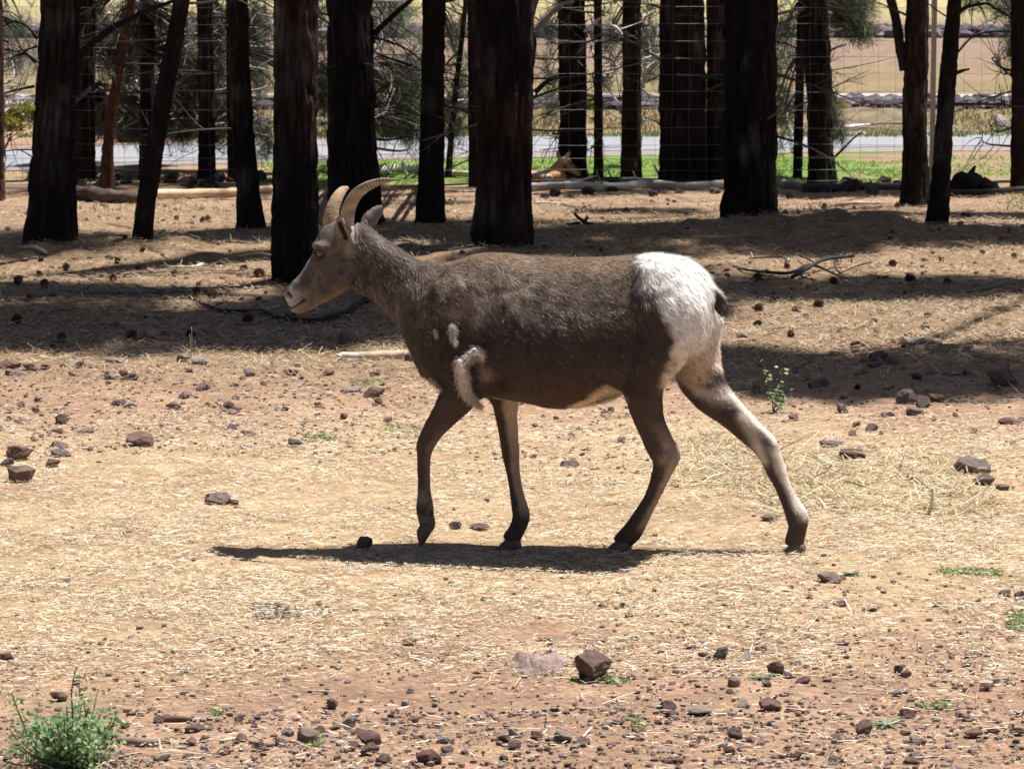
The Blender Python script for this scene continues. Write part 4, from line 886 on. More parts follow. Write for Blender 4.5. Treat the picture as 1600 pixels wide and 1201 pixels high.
# ------------------------------------------------------------ logs, stumps, sticks
def log(label, pts, tones, name='fallen_log', cat='log', depth=0.0, stubs=(), seg=20, rough=.14, lift=.75, ends=None, n=60, group=None):
    """pts: (px, py of the axis, width px); lies on the ground"""
    base = G(pts[0][0], pts[0][1]+pts[0][2]*.5); Yd = base[1]+depth; P=[]; w=[]
    for a, b, c in pts:
        g = G(a, b+c*.5); s = FPX/g[1]; r = c/s/2; P.append([g[0], g[1]+depth, gz(g[0], g[1])[0]+r*lift]); w.append(r)
    Q_, r = resample(np.array(P), n, np.array(w)); root = empty(name, tuple(Q_[n//2]*np.array([1,1,0]))); tag(root, label, cat, group)
    tn = np.array(tones); c = tn[np.clip((np.linspace(0,1,n)*len(tn)).astype(int),0,len(tn)-1)] if tn.ndim == 2 else np.broadcast_to(tn,(n,3))
    m = MB(); c = c*(1+.25*fbm(Q_*8,3))[:,None]; Q_ = Q_ + r[:,None]*np.stack([0*r, .5*fbm(Q_*1.5+5,2), .25*fbm(Q_*1.6,2)],-1); tube(m, Q_, r*(1+.12*fbm(Q_*6,3)), seg, c, rough, 22.); obj('stem', m.mesh('stem', M['wood']), root)
    for (t, dx, dz, l, rr, tone) in stubs:
        i = int(t*(n-1)); p0 = Q_[i]; s2 = np.linspace(0,1,8)[:,None]; sp = FPX/p0[1]; d = np.array([dx/sp, -.05, dz/sp]); mm = MB()
        tube(mm, p0 + d*s2 + np.array([0,0,.12*l])*s2**2, rr/sp*(1-.55*s2[:,0]), 7, tone, .2, 60.); obj('branch_stub', mm.mesh('branch_stub', M['wood']), root)
    return root
PL = (.72,.55,.38); PW = (.80,.75,.68); BKc = (.05,.042,.038); GY = (.24,.215,.20)
log('barkless pale log end with rough grey bark at one end, lying below the fence wires', [(108,299,12),(118,302,20),(150,305,23),(200,307,20),(228,307,17)], [(.075,.055,.045),(.055,.042,.036),(.09,.065,.05)], rough=.4, lift=1.0)
log('long smooth peeled orange tan log lying beneath the leaning slender trunk', [(218,305,15),(270,303,15),(320,301,14),(372,298,13),(425,297,12)], [PL,(.60,.44,.28),PL], lift=1.15)
log('bleached white log with upright stubs on the bright grass behind the horns', [(566,275,12),(592,270,13),(620,266,12),(648,265,12),(668,266,10)], [PW,PW], lift=1.5, stubs=[(.55,12,-9,.1,4,PW),(.8,4,9,.1,5,PW),(.82,6,-16,.1,5,PW)])
log('short bleached log piece beside the medium dark trunk', [(692,270,9),(715,272,11),(748,274,11)], [PW,(.66,.55,.42)], lift=1.3)
log('long thin weathered log with a pale top stretching past the resting animal', [(820,293,13),(860,293,12),(905,293,14),(960,295,12),(1010,291,14),(1060,293,12),(1140,290,14)], [(.3,.28,.26),(.60,.57,.53),(.64,.60,.56),(.34,.31,.29),(.46,.43,.40)], lift=1.2,
    stubs=[(.36,-12,18,.3,2.2,GY),(.62,10,6,.1,2,GY),(.15,66,12,.2,2.2,(.34,.32,.3))])
log('dark fallen log with upturned twigs lying behind the long weathered one', [(890,286,9),(960,285,10),(1040,285,10),(1130,284,9)], [BKc,BKc], stubs=[(.3,-8,12,.2,2,BKc),(.45,-6,10,.2,2,GY),(.62,-14,22,.2,2.4,GY),(.8,-8,11,.2,2,GY),(.9,-6,12,.2,2,GY)], depth=.4)
log('sawn grey log end leaning on the dark logs beside the huge black trunk', [(1217,282,15),(1238,287,15),(1268,292,11)], [(.36,.33,.31),(.26,.24,.22)])
log('dark log lying along the fence from the dark trunk with green sprays', [(1255,293,16),(1300,294,15),(1350,292,14),(1410,292,13)], [BKc,BKc,(.07,.055,.05)], stubs=[(.55,-6,10,.1,2.5,GY),(.75,-8,9,.1,2.5,GY)])
log('low dark log between the forked trunk and the black stump', [(1478,300,12),(1530,299,12),(1600,297,12),(1660,296,11)], [BKc,BKc])
log('thin pale stick on sunlit needles before the forked trunk', [(1300,318,5),(1330,317,7),(1375,318,4)], [(.48,.38,.27),(.5,.4,.29)], name='stick', cat='stick')
log('pale slim branch curving on the ground beneath the resting animal', [(826,315,3.5),(850,316,4),(885,320,3)], [PW,PW], name='stick', cat='stick')
log('pale tan plank like log with a split white end behind the chest of the ewe', [(533,554,14),(552,555,15),(600,554,15),(660,551,16)], [(.60,.54,.46),(.46,.35,.25),(.48,.37,.27),(.5,.4,.3)], stubs=[(.03,-8,3,.05,4,PW),(.03,-7,-3,.05,3,PW)])
log('dark crooked branch curving across the shade below the muzzle of the ewe', [(270,452,2.5),(300,467,4),(325,482,5),(365,489,7),(400,489,6.5),(440,499,8),(490,503,8.5),(530,495,9),(560,477,9),(582,462,8)], [(.03,.027,.028),(.03,.026,.026)], name='fallen_branch', cat='branch', lift=1.2, n=80, rough=.35,
    stubs=[(.72,8,-10,.05,3,BKc),(.35,20,7,.1,1.5,BKc),(.52,-18,8,.1,1.5,BKc),(.85,26,5,.1,1.8,BKc)])
log('grey straight branch lying in the shade beside the crooked one', [(95,459,4),(170,461,6),(230,460,6),(272,459,5),(330,456,3)], [(.16,.155,.15),(.14,.13,.125)], name='fallen_branch', cat='branch', stubs=[(.75,-60,7,.1,2,(.15,.14,.14))])
log('slender pale stick lying on sunlit straw behind the tail', [(1120,519,3),(1160,517,5),(1227,513,5)], [(.33,.3,.27),(.3,.27,.24)], name='stick', cat='stick')
log('short broken grey stick lying in the stony shade', [(1448,581,4),(1478,583,7),(1520,580,4)], [(.25,.2,.16),(.25,.2,.16)], name='stick', cat='stick')
log('thin dark twig arching on the needles near the pine cones', [(28,493,2.5),(60,489,3),(100,482,3),(118,485,2)], [BKc,BKc], name='stick', cat='stick')
log('pale thin stick lying in front of the leaning slender trunk', [(255,424,3),(300,425,4),(318,421,5)], [PW,PW], name='stick', cat='stick')
log('bleached stick lying beside the flared foot of the thick dark trunk', [(30,409,5),(55,410,7),(75,413,5)], [(.4,.36,.33),(.4,.36,.33)], name='stick', cat='stick')
log('weathered splinter of wood lying behind the leafy green plant', [(183,1152,10),(210,1153,15),(240,1152,14),(258,1147,9)], [(.22,.165,.13),(.24,.18,.14)], name='wood_splinter', cat='wood', seg=12)
log('brown chunk of bark lying on the red soil above the splinter', [(243,1123,7),(270,1121,11),(300,1123,7)], [(.12,.075,.055),(.13,.08,.06)], name='bark_chunk', cat='bark', seg=12)
log('pale slab of dead wood at the sunlit edge behind the rump', [(1540,480,7),(1560,479,12),(1575,480,9)], [(.34,.24,.18),(.3,.2,.15)], name='wood_chunk', cat='wood', seg=12)
log('grey knotty wood chunk at the edge of the stony shade', [(1415,533,8),(1440,532,12),(1469,531,9)], [(.26,.22,.19),(.2,.17,.15)], name='wood_chunk', cat='wood', seg=12, rough=.3)
# the pile of dead branches in the sunlit needles
def pile(label, strokes, tone):
    root=None
    for k, pts in enumerate(strokes):
        P=[]; w=[]
        for a, b, c, e in pts: g = G(a, b+e); s = FPX/g[1]; P.append([g[0], g[1], gz(g[0],g[1])[0] + e/s*1.0 + c/s/2]); w.append(c/s/2)
        Q_, r = resample(np.array(P), 20, np.array(w))
        if root is None: root = empty('branch_pile', tuple(Q_[10]*np.array([1,1,0]))); tag(root, label, 'dead branches')
        m = MB(); tube(m, Q_, r, 8, tone, .2, 60.); obj('branch', m.mesh('branch', M['wood']), root)
pile('dark forked dead branch with bare twigs lying on the needles behind the rump', [
    [(1238,436,7,4),(1262,425,7,10),(1290,414,6,14),(1334,407,5,16)],[(1190,431,5,2),(1230,430,5,6),(1270,422,5,10),(1300,431,3,4),(1326,440,3,0)],[(1140,423,3,2),(1165,428,4,3),(1200,431,4,3)],
    [(1218,402,2,8),(1240,410,2.5,12),(1270,418,3,10)],[(1170,418,2,3),(1212,415,3,6),(1230,424,3,6)],[(1310,432,2,3),(1340,420,2.5,8),(1362,412,2,10)],[(1305,416,3,12),(1310,428,2.5,6),(1318,434,2,1)],
    [(1250,430,4,5),(1262,438,3,2),(1276,440,2,0)],[(1170,436,2.5,1),(1205,438,2.5,1),(1240,436,3,2)],[(1330,408,2,14),(1331,418,2,6)]], (.04,.034,.033))
pile('small black forked branch sticking up from the shaded needles behind the back', [[(925,366,7,0),(912,358,7,6),(904,350,5,14),(898,341,4,20)],[(912,358,5,5),(918,350,4,14)],[(886,356,4,2),(905,357,5,4)]], (.045,.038,.036))
pile('faint grey forked twig lying on the shaded needles far behind the tail', [[(1490,454,3,1),(1535,453,4,2),(1560,450,4,4),(1578,441,3,10)]], (.16,.155,.15))

# black rotten stump
def stump(label, parts, tone):
    root=None; 
    for px, pyb, w, h in parts:
        g = G(px, pyb); s = FPX/g[1]
        if root is None: root = empty('rotten_stump', tuple(g)); tag(root, label, 'stump')
        V, F = rock_shape(int(px)+5, ICO3, 8, .3); V = V*np.array([w/s/2, w/s/2, h/s/2]) + np.array([g[0], g[1]+w/s/2*.8, h/s/2*.85]); V += .05*np.stack([fbm(V*9,3),fbm(V*9+5,3),fbm(V*9+9,3)],-1)
        obj('wood_lump', mesh_np('wood_lump', V, F, np.array(tone)*(1+.5*fbm(V*8,3))[:,None], True, M['bark']), root)
    return root
st = stump('black rotten stump with a pointed splinter beside the last trunk', [(1514,305,60,38),(1546,304,40,24),(1492,303,34,20),(1528,303,30,30)], (.022,.020,.020))
gs = G(1516,304); m = MB(); s_ = FPX/gs[1]; p0 = np.array([gs[0]+.02, gs[1]+.12, .16]); tube(m, resample(np.array([p0, p0+[.02,0,.04], p0+[.035,0,.07]]), 8), np.linspace(.03,.008,8), 6, (.04,.035,.034)); obj('splinter', m.mesh('splinter', M['bark']), st)
# ------------------------------------------------------------ the resting animal by the dark trunk
FA = G(870, 287.5); YA = FA[1]+.10
def SA(px, py): return Dp(px, py, YA)
_LN, LN = LN, np.array([0,1.0,0])
fb = MB()
loft(fb, [(770,283,770,287,.03),(780,268,780,290,.09),(800,263,800,291,.12),(825,264,825,291,.125),(845,266,845,290,.12),(862,263,862,289,.11),(878,266,878,288,.08),(886,274,884,285,.04)], 28, 40, .1, 2.2, SF=SA)
loft(fb, [(848,266,866,286,.08),(858,262,874,280,.06),(866,255,880,273,.045),(873,249,884,267,.04),(877,246,888,263,.036)], 24, 24, .05, 2.1, SF=SA)
loft(fb, [(874,247,880,264,.034),(881,244,886,268,.042),(889,248,893,271,.040),(896,256,899,274,.030),(902,262,904,275.5,.022),(908,268,908,274.5,.014)], 24, 26, .05, 2.2, SF=SA)
for y_, e in ((-.10, 0), (.08, 0)):
    m_ = [(Dp(845,279,YA+y_), .045), (Dp(858,281,YA+y_-.03), .035), (Dp(860,288,YA+y_-.05), .024), (Dp(846,289,YA+y_-.05), .02)]
    Q_, r_ = resample(np.array([a for a,b in m_]), 20, np.array([b for a,b in m_])); tube(fb, Q_, r_, 12)
for (b0, b1, w) in (((874,251),(870.5,235),.015),((884,248),(890.5,236.5),.015)):
    a0, a1 = SA(*b0), SA(*b1); s2 = np.linspace(0,1,9); tube(fb, a0+(a1-a0)*s2[:,None]+np.array([0,.05,0])*s2[:,None]*(1 if b0[0] < 880 else -1), np.interp(s2,[0,.5,.85,1],[.012,.021,.014,.005]), 10)
LN = _LN
fbody = fuse(fb, 'body', .006, 4, M['coat']); V = get_co(fbody); p2 = proj(V); px, py = p2[:,0], p2[:,1]; n = fbm(V*14, 3)
c = np.broadcast_to(np.array([.54,.31,.145]), (len(V),3)).copy()
c = lerp(c, (.74,.60,.44), np.exp(-(polyd(px,py,[(838,270),(854,274),(860,284)])/4.5)**2))
c = lerp(c, (.80,.72,.62), np.exp(-(np.hypot(px-884,py-249)/4.5)**2)); c = lerp(c, (.07,.045,.035), np.exp(-(np.hypot((px-883)/1.1,py-261)/4.6)**2)); c = lerp(c, (.07,.05,.045), np.exp(-(np.hypot(px-891,py-252)/3)**2))
c = lerp(c, (.16,.13,.12), sstep(5,2,polyd(px,py,[(893,255),(900,262),(906,268)]))); c = lerp(c, (.03,.025,.022), np.exp(-(np.hypot(px-908,py-271)/2.6)**2)); c = lerp(c, (.55,.45,.36), np.exp(-(np.hypot(px-871,py-239)/4)**2))
set_col(fbody, np.clip(c*(1+.15*n)[:,None],.01,.9))
rest = empty('resting_antelope', tuple(FA)); tag(rest, 'fawn coloured antelope lying down with raised head beyond the fence', 'antelope')
obj('body', fbody, rest)
for (px_, py_, dy, tone) in ((893.5,254.5,-.035,(.012,.010,.010)),):
    m = MB(); m.add(Dp(px_, py_, YA+dy)+ICO2[0]*.011, ICO2[1], None, tone); obj('eye', m.mesh('eye', M['eye']), rest)

# ------------------------------------------------------------ rocks one can point to
HR = [ # px, base py, w, h, pool, label
 (930,1071,62,46,0,'largest pitted red rock with a dark hollow under it, beside the tiny green sprout'),
 (217,700,44,24,0,'lone chunky reddish rock with an overhanging tip on the pale straw'),
 (338,791,42,23,0,'oblong pinkish brown rock on the straw behind the tip of the shadow of the head'),
 (366,790,14,11,0,'small lump touching the end of the oblong pinkish rock'),
 (27,718,42,26,0,'blocky rock with a notched top, upper of the pair at the edge of the straw'),
 (31,754,44,27,0,'angular dark rock, lower of the pair at the edge of the straw'),
 (8,727,24,15,0,'rounded sandy rock cut by the edge of the view beside the blocky pair'),
 (90,702,30,14,0,'flat rock at the back of the three clustered stones'),(91,715,30,14,0,'flattish middle rock of the three clustered stones'),(81,728,25,14,0,'rounded front rock of the three clustered stones'),
 (95,662,22,17,0,'small upright triangular grey brown rock on the straw'),(35,662,24,9,0,'small flat dark rock up from the blocky pair'),
 (14,577,34,16,0,'broad pinkish stone cut by the edge of the view below the shade'),(47,580,28,15,0,'reddish rounded stone right at the edge of the shade'),(24,588,30,9,0,'low flat stone in front of the broad pinkish stone'),
 (102,560,32,10,1,'flat cream coloured stone on the edge of the shade'),(178,568,30,11,1,'thin pale flake stone lying in front of the edge of the shade'),
 (243,554,28,11,0,'flat topped brown stone sticking out of the shade'),(194,592,18,16,0,'upright half of the split dark rock'),(207,594,18,14,0,'rounded half of the split dark rock'),
 (286,567,22,15,1,'grey angular stone under the dry grass sprig'),(312,571,32,17,1,'white and grey banded stone beside the dry grass sprig'),(393,590,28,12,0,'dark purplish flat stone past the banded stone'),
 (288,623,22,11,0,'round grey stone with a pale top in the stony strip'),(270,639,24,13,0,'dark stone in front of the round grey stone'),(357,640,18,14,0,'left hand stone of two touching dark stones'.replace('left hand stone','upper stone')),(370,644,16,10,0,'lower stone of two touching dark stones'),
 (184,634,24,11,0,'wide low dark stone with a pointed end'),(135,678,24,9,0,'low reddish stone with a knob'),(362,674,16,12,0,'upright dark stone next to thin straw stalks'),(388,684,26,9,0,'long low stone among thin straw stalks'),
 (568,858,28,23,0,'dark round rock standing at the edge of the shadow of the ewe'),(712,825,22,13,0,'dark round stone between the front hooves'),(748,825,34,12,0,'wide low stone between the front hooves'),
 (463,699,30,14,0,'lone low rock on the straw ahead of the front legs'),(890,729,30,14,0,'lone dark stone seen between the front and hind legs'),
 (585,622,34,18,0,'humped purplish rock with a pale top ahead of the chest'),(548,612,34,10,1,'flat whitish stone beside the humped rock'),(640,566,16,14,0,'cubic dark stone right under the plank like log'),(512,588,20,11,0,'dark flat topped stone ahead of the chest'),(586,588,20,10,0,'half pale low stone below the plank like log'),
 (545,540,34,26,0,'blocky black rock in the shade just above the plank like log'),(232,534,30,26,0,'leaning purplish brown slab standing in the shade among pine cones'),
 (1316,645,20,15,0,'small egg shaped stone lit orange on one side'),(1240,656,16,11,0,'small dark stone next to the sapling sprig'),(1420,632,36,26,0,'big sandy rock at the back of the cluster on the shade line'),(1442,637,26,22,0,'sandy lump with a flat face beside the biggest of the cluster'),(1432,650,30,15,0,'smooth rock at the front of the cluster on the shade line'),(1464,628,24,14,0,'purple stone just inside the shade by the cluster'),
 (1334,721,42,20,0,'solid purple brown rock in the open behind the far hind leg'),(1522,740,56,30,0,'large knobbly reddish rock with two humps'),(1540,759,32,19,0,'brown rock right in front of the knobbly one'),(1568,768,24,12,0,'low flat stone beside the brown rock'),
 (1568,603,52,32,0,'large bluish block lying in the stony shade'),(1280,608,34,18,0,'dark block with a light top lying in the stony shade'),(1375,566,34,20,0,'black angular rock high in the stony shade'),(1396,569,22,14,0,'round black stone touching the angular one in the shade'),(1368,573,30,10,0,'flat grey green stone beneath the black rocks'),(1436,553,22,12,0,'dark stone on its own at the top of the shade'),(1512,552,22,12,0,'small dark stone near the bluish block'),
 (1578,664,38,13,0,'flat dark ring shaped stone near the edge of the view'),(1363,673,20,13,0,'dark stone with a pale lump on top'),(1388,651,22,10,0,'striped grey stone below the shade line'),(1300,700,40,12,0,'thin arched reddish stone behind the purple brown rock'),(1203,814,30,11,0,'small rust coloured stone beside the far hind hoof'),
 (1298,912,38,20,0,'smooth purple stone with a red patch beside the small weed'),(1315,907,16,10,0,'bluish pebble leaning on the smooth purple stone'),(1596,938,20,15,0,'dark cube like stone cut by the edge of the view'),(1571,932,20,12,0,'reddish stone next to the cube like one'),(1315,949,24,8,0,'two toned low pebble in the bare soil'),
 (1126,1036,28,24,0,'round rust red rock on the bare soil'),(1101,1033,22,13,0,'flat grey stone leaning towards the round rust red rock'),(1163,1036,20,16,1,'grey lump with a straw leaning on it'),(1212,1058,27,26,0,'upright jagged brown rock, tallest on the bare soil'),(1234,1059,20,10,0,'wedge at the foot of the upright jagged rock'),(1243,1042,18,10,0,'smooth grey pebble behind the upright jagged rock'),(1256,1068,24,13,0,'squarish brown stone past the upright jagged rock'),
 (1148,1077,20,17,0,'reddish lump sunk in the soil'),(1095,1117,46,18,1,'broad flat grey slab on the soil'),(1044,1114,28,19,0,'greyish triangular rock near the flat slab'),(1051,1123,22,11,0,'dark red wedge in front of the triangular rock'),(1205,1108,36,22,0,'rough dark clod on the soil'),(1158,1104,22,11,1,'little stone with a white top'),(1240,1109,22,9,0,'dark flat chip next to the rough clod'),
 (1351,1147,27,24,0,'dark rounded rock with a nub next to the pale weed'),(1419,1125,26,18,0,'round dark rock above the gravel'),(1542,1083,20,14,0,'black shiny looking pebble on the soil'),(1416,1061,18,16,0,'pebble with a grey top, front of two'),(1405,1051,16,12,0,'pebble behind the grey topped one'),(1148,1156,24,21,0,'pyramid shaped dark red rock in the gravel'),(1254,1182,26,15,0,'dark oval rock in the gravel'),(1306,1190,22,12,0,'dark pebble past the oval rock'),(1522,1157,30,18,0,'brown lumpy rock above the gravel'),(1590,1151,24,13,0,'dark smooth rock cut by the edge of the view'),
 (518,1105,20,18,0,'small dark reddish cube like rock on the bare soil'),(645,1127,20,15,0,'rounded dark pebble on the bare soil'),(680,1136,24,11,0,'dark flat topped pebble beside the rounded one'),(575,1168,42,27,0,'large brown rock at the back of the gravel'),(577,1182,34,20,0,'reddish rock touching the front of the large brown one'),(480,1164,34,26,0,'dark grey faceted rock with a grass tuft beside it'),(838,1157,22,16,0,'small blue grey cube like stone'),(787,1161,22,13,0,'dark triangular stone in the gravel'),(880,1159,30,18,1,'pale pinkish stone in the gravel'),(910,1164,26,14,0,'dark rust stone beside the pale pinkish one'),(668,1198,40,26,0,'large dark jagged rock in the gravel'),(698,1180,18,16,1,'white stone standing in the gravel'),(437,1167,24,15,0,'dark wedge near the dark grey faceted rock'),
 (90,1096,30,19,0,'pale pinkish round stone behind the leafy green plant'),(8,1037,26,17,0,'pinkish stone cut by the edge of the view above the leafy plant'),(305,1143,34,14,0,'grey crumbly stone past the bark chunk'),(248,1129,20,13,0,'dark stone at the end of the bark chunk'),(373,1127,15,12,0,'small round dark pebble past the bark chunk'),(194,1137,16,11,0,'small dark round pebble behind the splinter of wood'),
 (942,953,16,10,0,'small dark pebble with a light edge on the straw'),(640,1013,24,10,0,'dark crumb of stone with a straw across it'),(900,1045,14,10,0,'tiny pebble up from the largest pitted rock'),
]
V, F = rock_shape(77, ICO3, 6, .2); V = V.copy(); hol = sstep(-.05,-.35,V[:,2])*sstep(.2,-.3,V[:,1]); V[:,1] += hol*.42; V *= (1+.05*fbm(V*9,3))[:,None]
PIT = mesh_np('rock', V, F, np.array([.27,.185,.16])*(1+.5*fbm(V*3,4))[:,None], False, M['rock'])
for (px_, pb, w, h, pl, lab) in HR:
    if w > 60: put_rock(px_, pb, w, h, lab, None, [PIT], yaw=.1); continue
    put_rock(px_, pb, w, h, lab, None, ROCKS if pl == 0 else PALE)
# crumbled outcrop sunk in the soil
g = G(845, 1063); nx_, ny_ = 60, 40; X, Y = np.meshgrid(np.linspace(-.085,.085,nx_), np.linspace(-.02,.36,ny_)); q = np.hypot(X/.08, (Y-.17)/.17)
nz = fbm(np.stack([X.ravel()*34,Y.ravel()*20,X.ravel()*0],-1),4).reshape(X.shape); Z = .024*np.clip(1-q**2+.9*nz,-.4,1.2)*(1-.5*Y/.36) + .007*np.sign(nz)*np.abs(nz)**.5 - .016*sstep(.6,1.1,q)
Z = np.where(np.hypot((X-.018)/.016,(Y-.2)/.05) < 1, Z-.016, Z)
V = np.stack([g[0]+X, g[1]+Y, gz((g[0]+X).ravel(),(g[1]+Y).ravel()).reshape(X.shape)+Z], -1).reshape(-1,3)
i = np.arange(ny_-1)[:,None]*nx_; j = np.arange(nx_-1)[None,:]; Qo = np.stack([i+j,i+j+1,i+nx_+j+1,i+nx_+j],-1).reshape(-1,4)
tag(obj('sunken_rock', mesh_np('sunken_rock', V, Qo, lerp((.20,.14,.12),(.34,.255,.23),np.clip(.6+1.3*fbm(V*40,4),0,1)), False, M['rock'])), 'crumbly pinkish rock sunk flush in the soil beside the largest pitted rock', 'rock')
DARK = []  # rubble rocks with their shade put into a darker colour
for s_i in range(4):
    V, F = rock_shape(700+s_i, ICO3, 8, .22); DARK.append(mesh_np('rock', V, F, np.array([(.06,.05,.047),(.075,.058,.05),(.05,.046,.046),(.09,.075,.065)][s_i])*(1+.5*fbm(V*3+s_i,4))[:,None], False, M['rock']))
# smaller stones of each strip, told apart by tone, size and what they lie beside
KIND = ['reddish brown','brown','pale brown','greyish brown','reddish tan','grey','pinkish tan','dark red']
def strip(n, box, smin, smax, places, group, ppale=.08, dark=False):
    x0, y0, x1, y1 = box
    for k in range(n):
        px_, py_ = random.uniform(x0,x1), random.uniform(y0,y1)
        if abs(px_-830) < 400 and 815 < py_ < 870: continue
        w = smin*(smax/smin)**(random.random()**1.8)
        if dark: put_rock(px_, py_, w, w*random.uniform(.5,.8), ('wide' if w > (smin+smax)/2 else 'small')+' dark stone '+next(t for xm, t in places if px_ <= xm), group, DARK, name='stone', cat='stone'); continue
        pale = random.random() < ppale; q = random.randrange(4 if pale else 16)
        tone = 'pale grey' if pale else KIND[q % 8]; size = 'tiny' if w < smin*1.18 else ('small' if w < smin*1.6 else 'medium sized')
        where = next(t for xm, t in places if px_ <= xm)
        put_rock(px_, py_, w, w*random.uniform(.4,.75), f'{size} {tone} stone {where}', group, PALE if pale else ROCKS, name='stone', cat='stone', k=q)
strip(92, (0,1128,1600,1199), 11, 26, [(230,'in the gravel under the leafy weed'),(440,'in the gravel near the wood splinter'),(545,'in the gravel near the dark faceted rock'),(640,'in the gravel beside the large brown rock'),(770,'in the gravel around the large jagged rock'),(940,'in the gravel around the pale pinkish stone'),
   (1100,'in the gravel below the flat grey slab'),(1220,'in the gravel near the pyramid shaped rock'),(1420,'in the gravel near the dark oval rock'),(1700,'in the gravel below the brown lumpy rock')], 'gravel stones along the bottom edge', .14)
strip(54, (0,572,640,690), 9, 20, [(150,'in the stony strip behind the blocky pair'),(270,'in the stony strip behind the chunky reddish rock'),(400,'in the stony strip below the banded stone'),(520,'in the stony strip ahead of the chest'),(700,'in the stony strip below the plank like log')], 'stones ahead of the ewe')
strip(24, (1180,640,1600,760), 9, 17, [(1290,'on the straw next to the far hind leg'),(1420,'on the straw around the solid purple rock'),(1700,'on the straw around the knobbly reddish rock')], 'stones behind the hind leg')
strip(34, (1130,530,1600,632), 9, 20, [(1230,'in the shade behind the sapling sprig'),(1345,'in the stony shade near the dark block'),(1450,'in the stony shade below the black angular rock'),(1700,'in the stony shade near the bluish block')], 'stones in the stony shade', .05)
strip(30, (960,930,1600,1125), 9, 16, [(1140,'on the bare soil near the rust red rock'),(1290,'on the bare soil near the jagged brown rock'),(1430,'on the bare soil before the smooth purple stone'),(1700,'on the bare soil below the cube like stone')], 'pebbles on the bare soil', .05)
strip(12, (1330,490,1480,560), 10, 22, [(1700,'heaped on the sunlit line above the stony shade')], 'stones heaped above the stony shade', .1)
strip(18, (820,630,1010,720), 8, 15, [(905,'seen below the belly near the far front leg'),(1700,'seen below the belly near the hind leg')], 'stones seen beneath the belly')
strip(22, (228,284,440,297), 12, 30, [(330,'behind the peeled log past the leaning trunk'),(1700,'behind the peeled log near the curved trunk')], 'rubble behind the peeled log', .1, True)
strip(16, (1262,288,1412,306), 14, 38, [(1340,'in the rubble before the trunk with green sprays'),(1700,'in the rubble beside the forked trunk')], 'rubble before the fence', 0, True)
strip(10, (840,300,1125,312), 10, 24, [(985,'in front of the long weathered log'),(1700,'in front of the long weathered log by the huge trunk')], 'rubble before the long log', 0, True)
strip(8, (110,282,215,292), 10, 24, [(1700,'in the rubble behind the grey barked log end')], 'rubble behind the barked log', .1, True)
# fine gravel, crumbs and droppings
WX = 420
def widen(boxes): return [((b[0]-WX) if b[0] <= -40 else b[0], b[1], (b[2]+WX) if b[2] >= 1640 else b[2], b[3]+(90 if b[3] >= 1205 else 0)) + tuple(b[4:]) for b in boxes]
def samp(boxes, smin, smax):
    boxes = widen(boxes)
    def f(n):
        w = np.array([b[4] for b in boxes]); k = rng.choice(len(boxes), n, p=w/w.sum()); B = np.array([b[:4] for b in boxes])[k]
        px_, py_ = B[:,0]+rng.random(n)*(B[:,2]-B[:,0]), B[:,1]+rng.random(n)*(B[:,3]-B[:,1]); d = (CAMH*FPX)/(py_+6.); x = (px_-800)/FPX*d*1.008
        return x, d*.9925, (smin*(smax/smin)**(rng.random(n)**2.2))
    return f
RT = [(.34,.25,.22),(.28,.205,.18),(.40,.31,.28),(.20,.15,.14)]
tag(gravel('gravel', 28000, samp([(-60,1115,1660,1230,5),(-60,1000,1660,1140,1.2),(900,900,1660,1120,1),(-60,560,700,710,3.2),(1100,530,1660,760,1.6),(-60,700,1660,1000,.5),(700,600,1200,760,.6)], .0022, .010), [*RT,*RT,(.36,.31,.29),(.40,.32,.26),(.33,.23,.17),(.30,.21,.16)], M['rock']), kind='stuff')
tag(gravel('droppings', 150, samp([(385,945,520,972,1),(395,950,470,975,1)], .006, .009), [(.10,.09,.085),(.14,.125,.12)], M['rock'], ICO2, (.8,.95)), kind='stuff')
tag(gravel('forest_debris', 2200, samp([(-60,300,1660,540,1)], .008, .026), [(.09,.06,.045),(.15,.11,.09),(.3,.24,.19),(.07,.05,.04)], M['rock']), kind='stuff')
# riprap on the embankments and by the road
def line_s(y0, slope, x0, x1, dy, smin, smax):
    def f(n): x = rng.uniform(x0,x1,n); return x, y0+slope*x+rng.uniform(-dy,dy,n), rng.uniform(smin,smax,n)
    return f
for args in [(4200, line_s(45.6,.02,-16,16,1.8,.05,.13)), (2800, line_s(128,.03,-26,26,10,.15,.42))]:
    tag(gravel('riprap', *args, [(.10,.08,.095),(.13,.105,.125),(.07,.06,.065),(.20,.17,.18)], M['rock'], ICO1), kind='stuff')
tag(gravel('riprap', 260, line_s(39.2,-.35,-7.6,-5.2,.7,.06,.20), [(.42,.40,.40),(.5,.48,.46),(.25,.2,.2)], M['rock'], ICO2), kind='stuff')
tag(gravel('riprap', 200, line_s(38.6,-.1,-5.2,-2.2,.4,.04,.10), [(.42,.40,.40),(.25,.2,.2)], M['rock'], ICO1), kind='stuff')
put_rock(1572, 205, 36, 27, 'grey boulder on the dry grass beyond the road', None, PALE, k=1, name='boulder', cat='boulder')
put_rock(1394, 202, 14, 8, 'small pinkish boulder at the foot of the earth mound beyond the road', None, ROCKS, name='boulder', cat='boulder')
m = MB(); a0, a1 = G(1318,205.5), G(1376,203); tube(m, resample(np.array([a0+[0,0,.04],(a0+a1)/2+[0,0,.045],a1+[0,0,.04]]),10), .035, 8, (.68,.64,.6), .1); tag(obj('fallen_log', m.mesh('fallen_log', M['wood'])), 'small white log lying at the far edge of the road by the earth mound', 'log')

